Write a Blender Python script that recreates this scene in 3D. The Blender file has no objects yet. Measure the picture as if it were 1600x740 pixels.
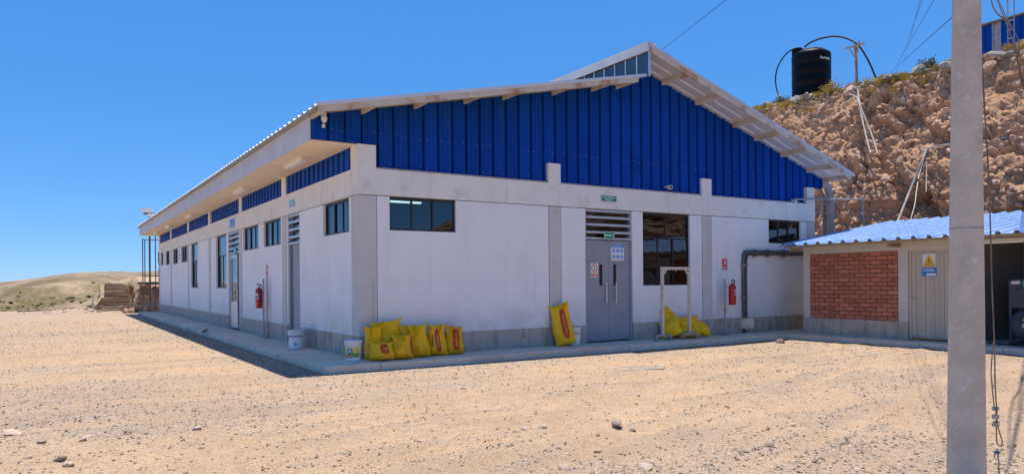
# Warehouse yard in a dry hill country: grey plastered hall with blue metal gable, brick shed, rubble cut slope.
# World frame: X runs along the gable wall, Y along the long side wall (away), z = 0 is the top of the walkway slab.
import bpy, bmesh, math, random
import numpy as np
from mathutils import Vector, Matrix

random.seed(7)
RNG = np.random.default_rng(11)
scene = bpy.context.scene
COL = scene.collection
R = math.radians

# ------------------------------------------------------------------ camera
cam_data = bpy.data.cameras.new("camera")
cam_data.sensor_width = 36.0
cam_data.lens = 25.34
cam_data.shift_y = 0.0441
cam_data.clip_start = 0.05
cam_data.clip_end = 6000
cam = bpy.data.objects.new("camera", cam_data)
COL.objects.link(cam)
cam.matrix_world = (Matrix.Translation((-5.02, -13.33, 1.45)) @ Matrix.Rotation(R(-32.64), 4, 'Z')
                    @ Matrix.Rotation(R(90), 4, 'X') @ Matrix.Rotation(R(-0.486), 4, 'Z'))
scene.camera = cam

# ------------------------------------------------------------------ sky, sun, exposure
SUN_TRAVEL = Vector((-0.135, -0.085, -1.0)).normalized()
world = bpy.data.worlds.new("World")
scene.world = world
world.use_nodes = True
wn = world.node_tree
bg = wn.nodes["Background"]
sky = wn.nodes.new("ShaderNodeTexSky")
sky.sky_type = 'NISHITA'
sky.sun_disc = False
sky.sun_elevation = math.asin(-SUN_TRAVEL.z)
sky.sun_rotation = math.atan2(-SUN_TRAVEL.x, -SUN_TRAVEL.y)
sky.altitude = 4000
sky.air_density = 1.0
sky.dust_density = 0.0
sky.ozone_density = 3.0
# one even grade over the whole sky: thin high-altitude air reads deeper blue with a softer fall-off to the horizon
sep = wn.nodes.new("ShaderNodeSeparateColor"); comb = wn.nodes.new("ShaderNodeCombineColor")
wn.links.new(sky.outputs[0], sep.inputs[0])
for ch, (g_, a_) in enumerate(((0.92, 0.47), (0.58, 1.32), (0.34, 3.25))):
    pw_ = wn.nodes.new("ShaderNodeMath"); pw_.operation = 'POWER'; pw_.inputs[1].default_value = g_
    ml_ = wn.nodes.new("ShaderNodeMath"); ml_.operation = 'MULTIPLY'; ml_.inputs[1].default_value = a_
    wn.links.new(sep.outputs[ch], pw_.inputs[0]); wn.links.new(pw_.outputs[0], ml_.inputs[0]); wn.links.new(ml_.outputs[0], comb.inputs[ch])
wn.links.new(comb.outputs[0], bg.inputs[0])
bg.inputs[1].default_value = 0.096
sun_data = bpy.data.lights.new("sun", 'SUN')
sun_data.energy = 4.0
sun_data.angle = R(0.53)
sun_data.color = (1.0, 0.935, 0.825)
sun = bpy.data.objects.new("sun", sun_data)
COL.objects.link(sun)
sun.rotation_euler = SUN_TRAVEL.to_track_quat('-Z', 'Y').to_euler()
scene.view_settings.view_transform = 'Standard'
scene.view_settings.look = 'None'
scene.view_settings.gamma = 1.0
scene.view_settings.exposure = 0.75
scene.view_settings.use_curve_mapping = False
scene.cycles.max_bounces = 8
scene.cycles.diffuse_bounces = 4
scene.cycles.transparent_max_bounces = 12

# ------------------------------------------------------------------ materials
def srgb(r, g, b):
    f = lambda c: (c / 255 / 12.92) if c / 255 <= 0.04045 else ((c / 255 + 0.055) / 1.055) ** 2.4
    return (f(r), f(g), f(b))

def mat(name, col, rough=0.7, metal=0.0, spec=0.5, col2=None, scale=3.0, lo=0.4, hi=0.65, stretch=None,
        bump=0.0, bscale=60.0, bdist=0.01, rand=0.0, dust=None, runs=None, col3=None, scale3=0.6, lo3=0.5, hi3=0.62, fine=0.0, emit=None):
    m = bpy.data.materials.new(name)
    m.use_nodes = True
    nt = m.node_tree
    N, L = nt.nodes, nt.links
    p = N["Principled BSDF"]
    p.inputs["Roughness"].default_value = rough
    p.inputs["Metallic"].default_value = metal
    p.inputs["Specular IOR Level"].default_value = spec
    p.inputs["Base Color"].default_value = (*col, 1)
    if emit:
        p.inputs["Emission Color"].default_value = (*emit[0], 1)
        p.inputs["Emission Strength"].default_value = emit[1]
    tc = N.new("ShaderNodeTexCoord")
    vec = tc.outputs["Object"]
    out = None
    def noise(sc, det=6, v=None, ro=0.6):
        n = N.new("ShaderNodeTexNoise")
        n.inputs["Scale"].default_value = sc
        n.inputs["Detail"].default_value = det
        n.inputs["Roughness"].default_value = ro
        L.new(v or vec, n.inputs["Vector"])
        return n.outputs["Fac"]
    def ramp(f, a, b):
        r = N.new("ShaderNodeMapRange")
        r.inputs["From Min"].default_value = a
        r.inputs["From Max"].default_value = b
        L.new(f, r.inputs["Value"])
        return r.outputs["Result"]
    def mix(f, a, b, mode='MIX'):
        x = N.new("ShaderNodeMix")
        x.data_type = 'RGBA'
        x.blend_type = mode
        for sock, val in ((x.inputs[0], f), (x.inputs[6], a), (x.inputs[7], b)):
            if isinstance(val, (int, float)):
                sock.default_value = val
            elif isinstance(val, tuple):
                sock.default_value = (*val, 1)
            else:
                L.new(val, sock)
        return x.outputs[2]
    cur = col
    if col2:
        v = vec
        if stretch:
            mp = N.new("ShaderNodeMapping")
            mp.inputs["Scale"].default_value = stretch
            L.new(vec, mp.inputs["Vector"])
            v = mp.outputs[0]
        cur = mix(ramp(noise(scale, 6, v), lo, hi), cur, col2)
    if col3:
        cur = mix(ramp(noise(scale3, 5), lo3, hi3), cur, col3)
    if dust:                       # dusty splash band above the base: (z0, z1, colour, amount)
        sx = N.new("ShaderNodeSeparateXYZ"); L.new(vec, sx.inputs[0])
        fz = ramp(sx.outputs[2], dust[1], dust[0]); nf = ramp(noise(2.3, 7, None, 0.7), 0.36, 0.66)
        mm = N.new("ShaderNodeMath"); mm.operation = 'MULTIPLY'; L.new(fz, mm.inputs[0]); L.new(nf, mm.inputs[1])
        m2 = N.new("ShaderNodeMath"); m2.operation = 'MULTIPLY'; L.new(mm.outputs[0], m2.inputs[0]); m2.inputs[1].default_value = dust[3]
        cur = mix(m2.outputs[0], cur, dust[2])
    if runs:                       # vertical water runs: (colour, amount)
        mp = N.new("ShaderNodeMapping"); mp.inputs["Scale"].default_value = (5.5, 5.5, 0.28); L.new(vec, mp.inputs["Vector"])
        rf = ramp(noise(1.0, 6, mp.outputs[0], 0.65), 0.56, 0.74)
        m2 = N.new("ShaderNodeMath"); m2.operation = 'MULTIPLY'; L.new(rf, m2.inputs[0]); m2.inputs[1].default_value = runs[1]
        cur = mix(m2.outputs[0], cur, runs[0])
    if fine:
        g = ramp(noise(140, 3), 0.3, 0.7)
        hs = N.new("ShaderNodeMapRange")
        hs.inputs["To Min"].default_value = 1 - fine
        hs.inputs["To Max"].default_value = 1 + fine
        L.new(g, hs.inputs["Value"])
        cc = N.new("ShaderNodeCombineColor")
        for i in range(3):
            L.new(hs.outputs[0], cc.inputs[i])
        cur = mix(1.0, cur, cc.outputs[0], 'MULTIPLY')
    if rand:
        oi = N.new("ShaderNodeObjectInfo")
        hs = N.new("ShaderNodeMapRange")
        hs.inputs["To Min"].default_value = 1 - rand
        hs.inputs["To Max"].default_value = 1 + rand
        L.new(oi.outputs["Random"], hs.inputs["Value"])
        cc = N.new("ShaderNodeCombineColor")
        for i in range(3):
            L.new(hs.outputs[0], cc.inputs[i])
        cur = mix(1.0, cur, cc.outputs[0], 'MULTIPLY')
    if not isinstance(cur, tuple):
        L.new(cur, p.inputs["Base Color"])
    if bump:
        b = N.new("ShaderNodeBump")
        b.inputs["Strength"].default_value = bump
        b.inputs["Distance"].default_value = bdist
        L.new(noise(bscale, 8, None, 0.65), b.inputs["Height"])
        L.new(b.outputs[0], p.inputs["Normal"])
    return m

def glass(name, tint, ior, rough=0.0):
    m = bpy.data.materials.new(name)
    m.use_nodes = True
    N, L = m.node_tree.nodes, m.node_tree.links
    N.remove(N["Principled BSDF"])
    t = N.new("ShaderNodeBsdfTransparent"); t.inputs[0].default_value = (*tint, 1)
    g = N.new("ShaderNodeBsdfGlossy"); g.inputs["Roughness"].default_value = rough
    g.inputs[0].default_value = (0.95, 0.97, 1, 1)
    f = N.new("ShaderNodeFresnel"); f.inputs[0].default_value = ior
    n = N.new("ShaderNodeTexNoise"); n.inputs["Scale"].default_value = 1.3; n.inputs["Detail"].default_value = 1
    tc = N.new("ShaderNodeTexCoord"); L.new(tc.outputs["Object"], n.inputs["Vector"])
    b = N.new("ShaderNodeBump"); b.inputs["Strength"].default_value = 0.12; b.inputs["Distance"].default_value = 0.02
    L.new(n.outputs["Fac"], b.inputs["Height"]); L.new(b.outputs[0], g.inputs["Normal"])
    x = N.new("ShaderNodeMixShader")
    L.new(f.outputs[0], x.inputs[0]); L.new(t.outputs[0], x.inputs[1]); L.new(g.outputs[0], x.inputs[2])
    L.new(x.outputs[0], N["Material Output"].inputs[0])
    return m

M = {}
M['wall'] = mat('white_plaster', (0.86, 0.86, 0.825), 0.85, spec=0.2, col2=(0.82, 0.82, 0.785), scale=1.6, lo=0.35, hi=0.75, stretch=(1, 1, 0.35),
                col3=(0.76, 0.755, 0.72), scale3=0.9, lo3=0.50, hi3=0.82, bump=0.3, bscale=35, bdist=0.006, fine=0.04,
                dust=(0.42, 1.25, (0.60, 0.51, 0.41), 0.55), runs=((0.70, 0.68, 0.64), 0.45))
M['beam'] = mat('grey_plaster', (0.83, 0.805, 0.73), 0.88, spec=0.15, col2=(0.77, 0.745, 0.67), scale=1.8, lo=0.35, hi=0.7,
                col3=(0.62, 0.58, 0.51), scale3=2.6, lo3=0.55, hi3=0.8, bump=0.3, bscale=40, bdist=0.006, fine=0.05, runs=((0.52, 0.47, 0.40), 0.5))
M['column'] = mat('column_plaster', (0.64, 0.61, 0.565), 0.88, spec=0.15, col2=(0.58, 0.55, 0.505), scale=1.8, lo=0.35, hi=0.7,
                  col3=(0.50, 0.465, 0.42), scale3=2.6, lo3=0.55, hi3=0.8, bump=0.3, bscale=40, bdist=0.006, fine=0.05, runs=((0.45, 0.41, 0.36), 0.5))
M['scrap'] = mat('grey_scrap_board', (0.24, 0.215, 0.19), 0.9, spec=0.1, col2=(0.33, 0.28, 0.23), scale=3, lo=0.4, hi=0.65, fine=0.1)
M['plinth'] = mat('bare_concrete', (0.50, 0.43, 0.345), 0.9, spec=0.15, col2=(0.33, 0.28, 0.225), scale=6.0, lo=0.45, hi=0.66, stretch=(1, 1, 0.22),
                  col3=(0.56, 0.485, 0.40), scale3=3.5, lo3=0.52, hi3=0.7, bump=0.4, bscale=45, bdist=0.01, fine=0.08)
M['slab'] = mat('walkway_concrete', (0.80, 0.66, 0.50), 0.9, spec=0.1, col2=(0.66, 0.54, 0.40), scale=2.2, lo=0.4, hi=0.68,
                col3=(0.74, 0.58, 0.42), scale3=1.1, lo3=0.52, hi3=0.72, bump=0.5, bscale=40, bdist=0.012, fine=0.1, rand=0.07)
M['blue'] = mat('blue_sheet_metal', (0.001, 0.056, 0.34), 0.5, spec=0.12, col2=(0.001, 0.064, 0.37), scale=1.4, lo=0.4, hi=0.7, stretch=(3, 3, 0.4),
                col3=(0.0015, 0.038, 0.22), scale3=0.8, lo3=0.55, hi3=0.8, rand=0.13, bump=0.12, bscale=4, bdist=0.02, runs=((0.02, 0.085, 0.33), 0.5))
M['roof'] = mat('galvanised_sheet', (0.66, 0.665, 0.67), 0.45, metal=0.15, spec=0.5, col2=(0.56, 0.56, 0.56), scale=1.2, lo=0.4, hi=0.7,
                rand=0.05, bump=0.05, bscale=10, bdist=0.01)
M['cream'] = mat('cream_board', (0.84, 0.71, 0.54), 0.85, spec=0.2, col2=(0.80, 0.67, 0.50), scale=0.8, lo=0.4, hi=0.7,
                 col3=(0.52, 0.44, 0.34), scale3=2.4, lo3=0.62, hi3=0.8, rand=0.03)
M['fascia'] = mat('grey_white_fascia', (0.62, 0.62, 0.625), 0.75, spec=0.3, col2=(0.55, 0.55, 0.55), scale=1.2, lo=0.4, hi=0.7, rand=0.05,
                  col3=(0.46, 0.46, 0.45), scale3=2.0, lo3=0.62, hi3=0.8)
M['timber'] = mat('rusty_cream_steel', (0.62, 0.55, 0.46), 0.8, spec=0.25, col2=(0.44, 0.26, 0.14), scale=1.7, lo=0.50, hi=0.62, stretch=(1, 1, 1),
                  col3=(0.56, 0.48, 0.39), scale3=4, lo3=0.5, hi3=0.7)
M['frame'] = mat('dark_window_frame', (0.022, 0.022, 0.025), 0.45)
M['alu'] = mat('aluminium', (0.60, 0.61, 0.63), 0.4, metal=0.55, col2=(0.5, 0.51, 0.53), scale=3)
M['glass'] = glass('tinted_window_glass', (0.42, 0.46, 0.48), 1.72)
M['poly'] = glass('smoked_skylight', (0.62, 0.65, 0.70), 1.9, 0.22)
M['door'] = mat('grey_steel_door', (0.315, 0.325, 0.35), 0.5, spec=0.4, col2=(0.285, 0.295, 0.32), scale=2, bump=0.03, bscale=12)
M['steel'] = mat('stainless_steel', (0.74, 0.68, 0.60), 0.4, metal=0.35, col2=(0.55, 0.44, 0.34), scale=8, lo=0.5, hi=0.75)
M['dark'] = mat('black_gap', (0.012, 0.012, 0.013), 0.6)
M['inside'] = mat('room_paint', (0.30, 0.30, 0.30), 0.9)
M['lamp'] = mat('lamp_housing', (0.72, 0.68, 0.60), 0.5)
M['tube'] = mat('fluorescent_tube', (0.85, 0.86, 0.84), 0.3)
M['tube_lit'] = mat('lit_ceiling_tube', (0.8, 0.85, 0.82), 0.3, emit=((0.75, 0.95, 0.9), 3.0))
M['rust'] = mat('weathered_pipe', (0.085, 0.09, 0.10), 0.55, col2=(0.13, 0.13, 0.135), scale=9, spec=0.4)
M['duct'] = mat('grey_pvc_duct', (0.27, 0.275, 0.29), 0.5, col2=(0.34, 0.345, 0.355), scale=4)
M['pipe'] = mat('pale_pvc_pipe', (0.38, 0.345, 0.30), 0.6, col2=(0.26, 0.225, 0.19), scale=5)
M['galv'] = mat('galvanised_post', (0.42, 0.41, 0.39), 0.5, metal=0.4, col2=(0.30, 0.27, 0.24), scale=7)
M['hose'] = mat('black_hose', (0.014, 0.014, 0.016), 0.5)
M['wire'] = mat('dark_wire', (0.02, 0.022, 0.03), 0.6)
M['cable'] = mat('brown_cable', (0.12, 0.095, 0.08), 0.7, col2=(0.2, 0.17, 0.14), scale=6)
M['yellow'] = mat('yellow_woven_sack', (1.0, 0.58, 0.003), 0.5, spec=0.3, col2=(0.98, 0.50, 0.003), scale=7, lo=0.4, hi=0.7, bump=0.35, bscale=9, bdist=0.03, rand=0.05)
M['sack_dust'] = mat('dusty_yellow_sack', (0.98, 0.54, 0.010), 0.55, spec=0.3, col2=(0.88, 0.44, 0.010), scale=6, lo=0.4, hi=0.7, bump=0.5, bscale=11, bdist=0.03, rand=0.08)
M['red'] = mat('red_print', (0.70, 0.07, 0.015), 0.55)
M['ink_yellow'] = mat('yellow_print', (0.70, 0.48, 0.02), 0.55)
M['ink_dark'] = mat('dark_print', (0.03, 0.025, 0.03), 0.6)
M['ext_red'] = mat('red_enamel', (0.46, 0.012, 0.014), 0.3, spec=0.5)
M['black'] = mat('black_plastic', (0.018, 0.018, 0.02), 0.45)
M['bucket'] = mat('white_plastic', (0.72, 0.71, 0.67), 0.45, col2=(0.62, 0.60, 0.55), scale=8, lo=0.5, hi=0.75)
M['sgreen'] = mat('green_sign', (0.0, 0.26, 0.10), 0.45)
M['swhite'] = mat('white_sign', (0.78, 0.78, 0.78), 0.45)
M['sblue'] = mat('blue_sign', (0.03, 0.23, 0.62), 0.45)
M['steal'] = mat('teal_sign', (0.05, 0.45, 0.52), 0.45)
M['sred'] = mat('red_sign', (0.62, 0.025, 0.03), 0.45)
M['sorange'] = mat('orange_sign', (0.72, 0.18, 0.03), 0.45)
M['syellow'] = mat('yellow_sign', (0.85, 0.50, 0.01), 0.45)
M['label_y'] = mat('label_yellow', (0.75, 0.60, 0.12), 0.5)
M['label_g'] = mat('label_green', (0.15, 0.36, 0.06), 0.5)
M['label_o'] = mat('label_orange', (0.55, 0.22, 0.08), 0.5)
M['label_t'] = mat('label_teal', (0.02, 0.22, 0.30), 0.5)
M['label_b'] = mat('label_blue', (0.05, 0.12, 0.38), 0.5)
M['brick'] = mat('red_brick', (0.50, 0.165, 0.10), 0.9, spec=0.1, col2=(0.57, 0.225, 0.14), scale=5, lo=0.4, hi=0.7, rand=0.20, bump=0.5, bscale=50, bdist=0.008, fine=0.1,
                 col3=(0.28, 0.07, 0.045), scale3=9, lo3=0.58, hi3=0.75)
M['mortar'] = mat('mortar', (0.30, 0.205, 0.165), 0.95, bump=0.4, bscale=60, bdist=0.01)
M['shedwall'] = mat('cream_plaster', (0.66, 0.60, 0.51), 0.88, spec=0.2, col2=(0.60, 0.54, 0.45), scale=2.5, lo=0.4, hi=0.7, bump=0.2, bscale=40)
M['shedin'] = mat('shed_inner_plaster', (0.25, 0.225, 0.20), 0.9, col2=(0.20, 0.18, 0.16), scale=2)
M['plank'] = mat('beige_door_panel', (0.55, 0.48, 0.37), 0.6, spec=0.3, col2=(0.49, 0.42, 0.32), scale=5, lo=0.4, hi=0.7, stretch=(1, 1, 0.1), rand=0.05)
M['shedroof'] = mat('pale_blue_sheet', (0.19, 0.31, 0.57), 0.5, spec=0.3, col2=(0.25, 0.38, 0.63), scale=2.5, lo=0.4, hi=0.7, rand=0.06,
                    col3=(0.42, 0.50, 0.62), scale3=3.0, lo3=0.55, hi3=0.8)
M['machine'] = mat('slate_machine_paint', (0.045, 0.052, 0.070), 0.4)
M['tank'] = mat('black_polyethylene', (0.004, 0.004, 0.005), 0.5, spec=0.14)
M['concrete_pole'] = mat('pole_concrete', (0.62, 0.535, 0.42), 0.88, spec=0.15, col2=(0.47, 0.40, 0.31), scale=4.5, lo=0.42, hi=0.66,
                         col3=(0.70, 0.63, 0.54), scale3=9, lo3=0.55, hi3=0.72, bump=0.6, bscale=50, bdist=0.008, fine=0.12)
M['rock'] = mat('tan_rock', (0.50, 0.315, 0.21), 0.92, spec=0.1, col2=(0.62, 0.43, 0.305), scale=2.0, lo=0.4, hi=0.7, rand=0.28, bump=0.8, bscale=9, bdist=0.06,
                col3=(0.44, 0.255, 0.16), scale3=1.5, lo3=0.55, hi3=0.75, fine=0.1)
M['lichen'] = mat('lichen_boulder', (0.30, 0.275, 0.23), 0.92, spec=0.15, col2=(0.40, 0.375, 0.32), scale=3, lo=0.4, hi=0.7, rand=0.2, bump=0.8, bscale=9, bdist=0.06,
                  col3=(0.20, 0.18, 0.13), scale3=2.5, lo3=0.52, hi3=0.7)
M['pebble'] = mat('yard_pebble', (0.38, 0.295, 0.225), 0.9, spec=0.1, col2=(0.20, 0.16, 0.13), scale=9, lo=0.42, hi=0.6, rand=0.3, col3=(0.52, 0.41, 0.31), scale3=14, lo3=0.52, hi3=0.6)
M['stone'] = mat('yard_stone', (0.50, 0.40, 0.31), 0.9, spec=0.1, col2=(0.36, 0.275, 0.205), scale=12, lo=0.42, hi=0.65, rand=0.35, bump=0.6, bscale=30, bdist=0.02)
M['wood'] = mat('old_timber', (0.46, 0.33, 0.21), 0.85, spec=0.2, col2=(0.33, 0.23, 0.15), scale=4, lo=0.4, hi=0.7, stretch=(0.4, 4, 4), rand=0.25, bump=0.4, bscale=30, bdist=0.01)
M['dry'] = mat('dry_plant', (0.22, 0.145, 0.085), 0.9, col2=(0.32, 0.22, 0.13), scale=6)
M['grass'] = mat('dry_yellow_grass', (0.48, 0.35, 0.09), 0.8, spec=0.1, col2=(0.36, 0.28, 0.07), scale=2.5, lo=0.4, hi=0.65)
M['shrub'] = mat('dark_shrub_leaf', (0.095, 0.10, 0.035), 0.8, spec=0.2, col2=(0.16, 0.15, 0.05), scale=5, lo=0.4, hi=0.65)

# ------------------------------------------------------------------ object helpers
def tag(o, label=None, cat=None, group=None, kind=None):
    if label: o["label"] = label
    if cat: o["category"] = cat
    if group: o["group"] = group
    if kind: o["kind"] = kind
    return o

def empty(name, loc=(0, 0, 0), rz=0.0, parent=None):
    o = bpy.data.objects.new(name, None)
    o.empty_display_size = 0.2
    COL.objects.link(o)
    o.location = loc
    o.rotation_euler = (0, 0, rz)
    o.parent = parent
    return o

def link(name, mesh, parent=None, loc=(0, 0, 0), rot=(0, 0, 0), scale=(1, 1, 1)):
    o = bpy.data.objects.new(name, mesh)
    COL.objects.link(o)
    o.location = loc
    o.rotation_euler = rot
    o.scale = scale
    o.parent = parent
    return o

def np_mesh(name, verts, faces, mats, smooth=False, fmi=None, attr=None):
    """fast mesh from numpy: faces is (n,3) or (n,4)"""
    me = bpy.data.meshes.new(name)
    verts = np.asarray(verts, np.float32); faces = np.asarray(faces, np.int32)
    n, k = faces.shape
    me.vertices.add(len(verts)); me.vertices.foreach_set('co', verts.ravel())
    me.loops.add(n * k); me.loops.foreach_set('vertex_index', faces.ravel())
    me.polygons.add(n)
    me.polygons.foreach_set('loop_start', np.arange(0, n * k, k, dtype=np.int32))
    if fmi is not None: me.polygons.foreach_set('material_index', np.asarray(fmi, np.int32))
    me.polygons.foreach_set('use_smooth', np.full(n, smooth))
    if attr is not None:
        a = me.attributes.new('tone', 'FLOAT', 'POINT')
        a.data.foreach_set('value', np.asarray(attr, np.float32))
    for m in (mats if isinstance(mats, (list, tuple)) else [mats]): me.materials.append(m)
    me.update(calc_edges=True)
    return me

class MB:
    def __init__(s): s.v = []; s.f = []; s.mi = []
    def add(s, vs, fs, mi=0):
        b = len(s.v); s.v += [tuple(v) for v in vs]
        s.f += [tuple(i + b for i in f) for f in fs]; s.mi += [mi] * len(fs)
        return s
    def box(s, x0, x1, y0, y1, z0, z1, mi=0, T=None):
        vs = [Vector((x, y, z)) for x in (x0, x1) for y in (y0, y1) for z in (z0, z1)]
        if T is not None: vs = [T @ v for v in vs]
        return s.add(vs, [(0, 1, 3, 2), (4, 6, 7, 5), (0, 4, 5, 1), (2, 3, 7, 6), (0, 2, 6, 4), (1, 5, 7, 3)], mi)
    def bar(s, a, b, w, h, mi=0, up=(0, 0, 1)):
        """box of section w x h from a to b"""
        a, b = Vector(a), Vector(b); d = (b - a); ln = d.length; d.normalize()
        x = d.cross(Vector(up))
        if x.length < 1e-4: x = d.cross(Vector((1, 0, 0)))
        x.normalize(); y = x.cross(d)
        vs = [p + x * (sx * w / 2) + y * (sy * h / 2) for p in (a, b) for sx, sy in ((-1, -1), (1, -1), (1, 1), (-1, 1))]
        return s.add(vs, [(0, 1, 2, 3), (7, 6, 5, 4), (0, 4, 5, 1), (1, 5, 6, 2), (2, 6, 7, 3), (3, 7, 4, 0)], mi)
    def tube(s, pts, r, n=8, mi=0, caps=True, r1=None):
        pts = [Vector(p) for p in pts]; m = len(pts); b = len(s.v); vs = []; px = None
        for i, p in enumerate(pts):
            d = (pts[min(i + 1, m - 1)] - pts[max(i - 1, 0)]).normalized()
            if px is None:
                px = d.cross(Vector((0, 0, 1)))
                if px.length < 1e-3: px = d.cross(Vector((1, 0, 0)))
            px = (px - d * px.dot(d)).normalized(); py = d.cross(px)
            rr = r if r1 is None else r + (r1 - r) * i / (m - 1)
            vs += [p + px * (rr * math.cos(2 * math.pi * k / n)) + py * (rr * math.sin(2 * math.pi * k / n)) for k in range(n)]
        fs = [(i * n + k, i * n + (k + 1) % n, (i + 1) * n + (k + 1) % n, (i + 1) * n + k) for i in range(m - 1) for k in range(n)]
        if caps: fs += [tuple(range(n - 1, -1, -1)), tuple((m - 1) * n + k for k in range(n))]
        return s.add(vs, fs, mi)
    def lathe(s, prof, n=24, c=(0, 0, 0), mi=0, a0=0.0, a1=2 * math.pi, T=None):
        full = abs(a1 - a0 - 2 * math.pi) < 1e-6; nn = n if full else n + 1; vs = []
        for r, z in prof:
            for k in range(nn):
                a = a0 + (a1 - a0) * k / n
                v = Vector((r * math.cos(a), r * math.sin(a), z))
                vs.append((T @ v if T is not None else v) + Vector(c))
        fs = []
        for i in range(len(prof) - 1):
            for k in range(n):
                k2 = (k + 1) % nn
                fs.append((i * nn + k, i * nn + k2, (i + 1) * nn + k2, (i + 1) * nn + k))
        return s.add(vs, fs, mi)
    def prism(s, poly, axis, a, b, mi=0):
        """poly of 2D points extruded along axis 'X','Y' or 'Z' from a to b"""
        f = {'X': lambda p, t: (t, p[0], p[1]), 'Y': lambda p, t: (p[0], t, p[1]), 'Z': lambda p, t: (p[0], p[1], t)}[axis]
        n = len(poly)
        vs = [f(p, a) for p in poly] + [f(p, b) for p in poly]
        fs = [tuple(range(n)), tuple(range(2 * n - 1, n - 1, -1))] + [(k, (k + 1) % n, n + (k + 1) % n, n + k) for k in range(n)]
        return s.add(vs, fs, mi)
    def mesh(s, name, mats, smooth=False, fix=True):
        me = bpy.data.meshes.new(name)
        me.from_pydata(s.v, [], s.f)
        for m in (mats if isinstance(mats, (list, tuple)) else [mats]): me.materials.append(m)
        me.polygons.foreach_set('material_index', s.mi)
        if fix:
            bm = bmesh.new(); bm.from_mesh(me)
            bmesh.ops.remove_doubles(bm, verts=bm.verts, dist=1e-5)
            bmesh.ops.recalc_face_normals(bm, faces=bm.faces)
            bm.to_mesh(me); bm.free()
        if smooth:
            me.polygons.foreach_set('use_smooth', [True] * len(me.polygons))
            me.set_sharp_from_angle(angle=R(38))
        me.update()
        return me
    def build(s, name, mats, parent=None, smooth=False, loc=(0, 0, 0), rot=(0, 0, 0), fix=True):
        return link(name, s.mesh(name, mats, smooth, fix), parent, loc, rot)

def spline(pts, n=8):
    P = [Vector(p) for p in pts]; out = []
    for i in range(len(P) - 1):
        p0, p1, p2, p3 = P[max(i - 1, 0)], P[i], P[i + 1], P[min(i + 2, len(P) - 1)]
        for k in range(n):
            t = k / n
            out.append(0.5 * ((2 * p1) + (p2 - p0) * t + (2 * p0 - 5 * p1 + 4 * p2 - p3) * t * t + (3 * p1 - p0 - 3 * p2 + p3) * t ** 3))
    return out + [P[-1]]

def text_mesh(txt, size=1.0, bold=0.0):
    cu = bpy.data.curves.new('lettering', 'FONT')
    cu.body = txt; cu.size = size; cu.align_x = 'CENTER'; cu.align_y = 'CENTER'; cu.resolution_u = 3; cu.offset = bold
    o = bpy.data.objects.new('lettering', cu)
    me = bpy.data.meshes.new_from_object(o)
    bpy.data.objects.remove(o)
    return me

# ------------------------------------------------------------------ noise
_P = np.random.default_rng(3).permutation(4096)
_V = np.random.default_rng(4).random(4096)
def _h(*idx):
    a = np.zeros_like(idx[0])
    for i in idx: a = _P[(a + i) & 4095]
    return a
def vnoise(x, y, seed=0):
    xi = np.floor(x).astype(int); yi = np.floor(y).astype(int); fx = x - xi; fy = y - yi
    fx = fx * fx * (3 - 2 * fx); fy = fy * fy * (3 - 2 * fy); s = np.full_like(xi, seed)
    g = lambda a, b: _V[_h(a, b, s)]
    return (g(xi, yi) * (1 - fx) + g(xi + 1, yi) * fx) * (1 - fy) + (g(xi, yi + 1) * (1 - fx) + g(xi + 1, yi + 1) * fx) * fy
def fbm(x, y, oct=4, seed=0):
    v = 0.0; a = 0.5
    for o in range(oct):
        v = v + a * vnoise(x * 2 ** o + 17.3 * o, y * 2 ** o - 9.1 * o, seed + o); a *= 0.5
    return v
def cells(p, size, seed):
    """nearest jittered feature point: (cell id, offset vector, distance, gap to the second nearest)"""
    q = p / size; b = np.floor(q).astype(int)
    best = np.full(len(p), 9e9); sec = best.copy(); cid = np.zeros(len(p), int); off = np.zeros_like(p)
    for dx in (-1, 0, 1):
        for dy in (-1, 0, 1):
            for dz in (-1, 0, 1):
                c = b + np.array([dx, dy, dz]); h = _h(c[:, 0], c[:, 1], c[:, 2], np.full(len(p), seed))
                f = c + np.stack([_V[h], _V[(h + 1111) & 4095], _V[(h + 2222) & 4095]], 1)
                d = q - f; dd = (d * d).sum(1); k = dd < best
                sec = np.where(k, best, np.minimum(sec, dd)); best[k] = dd[k]; cid[k] = h[k]; off[k] = d[k]
    return cid, off, np.sqrt(best), np.sqrt(sec) - np.sqrt(best)
def sstep(a, b, x):
    t = np.clip((x - a) / (b - a), 0, 1); return t * t * (3 - 2 * t)

def grid_faces(nu, nv):
    i = np.arange(nu - 1)[:, None] * nv + np.arange(nv - 1)[None, :]
    return np.stack([i, i + nv, i + nv + 1, i + 1], -1).reshape(-1, 4)

def rock_mesh(name, seed, m, sub=2, flat=0.75):
    bm = bmesh.new(); bmesh.ops.create_icosphere(bm, subdivisions=sub, radius=1.0)
    rg = np.random.default_rng(seed)
    planes = [(Vector(rg.normal(size=3)).normalized(), 0.36 + 0.42 * rg.random()) for _ in range(7)]
    for v in bm.verts:
        d = v.co.normalized(); r = 1.0
        for n, k in planes:
            c = d.dot(n)
            if c > 0.05: r = min(r, k / c)
        v.co = d * (r * (0.94 + 0.12 * rg.random())); v.co.z *= flat
    me = bpy.data.meshes.new(name); bm.to_mesh(me); bm.free(); me.materials.append(m)
    return me

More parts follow.
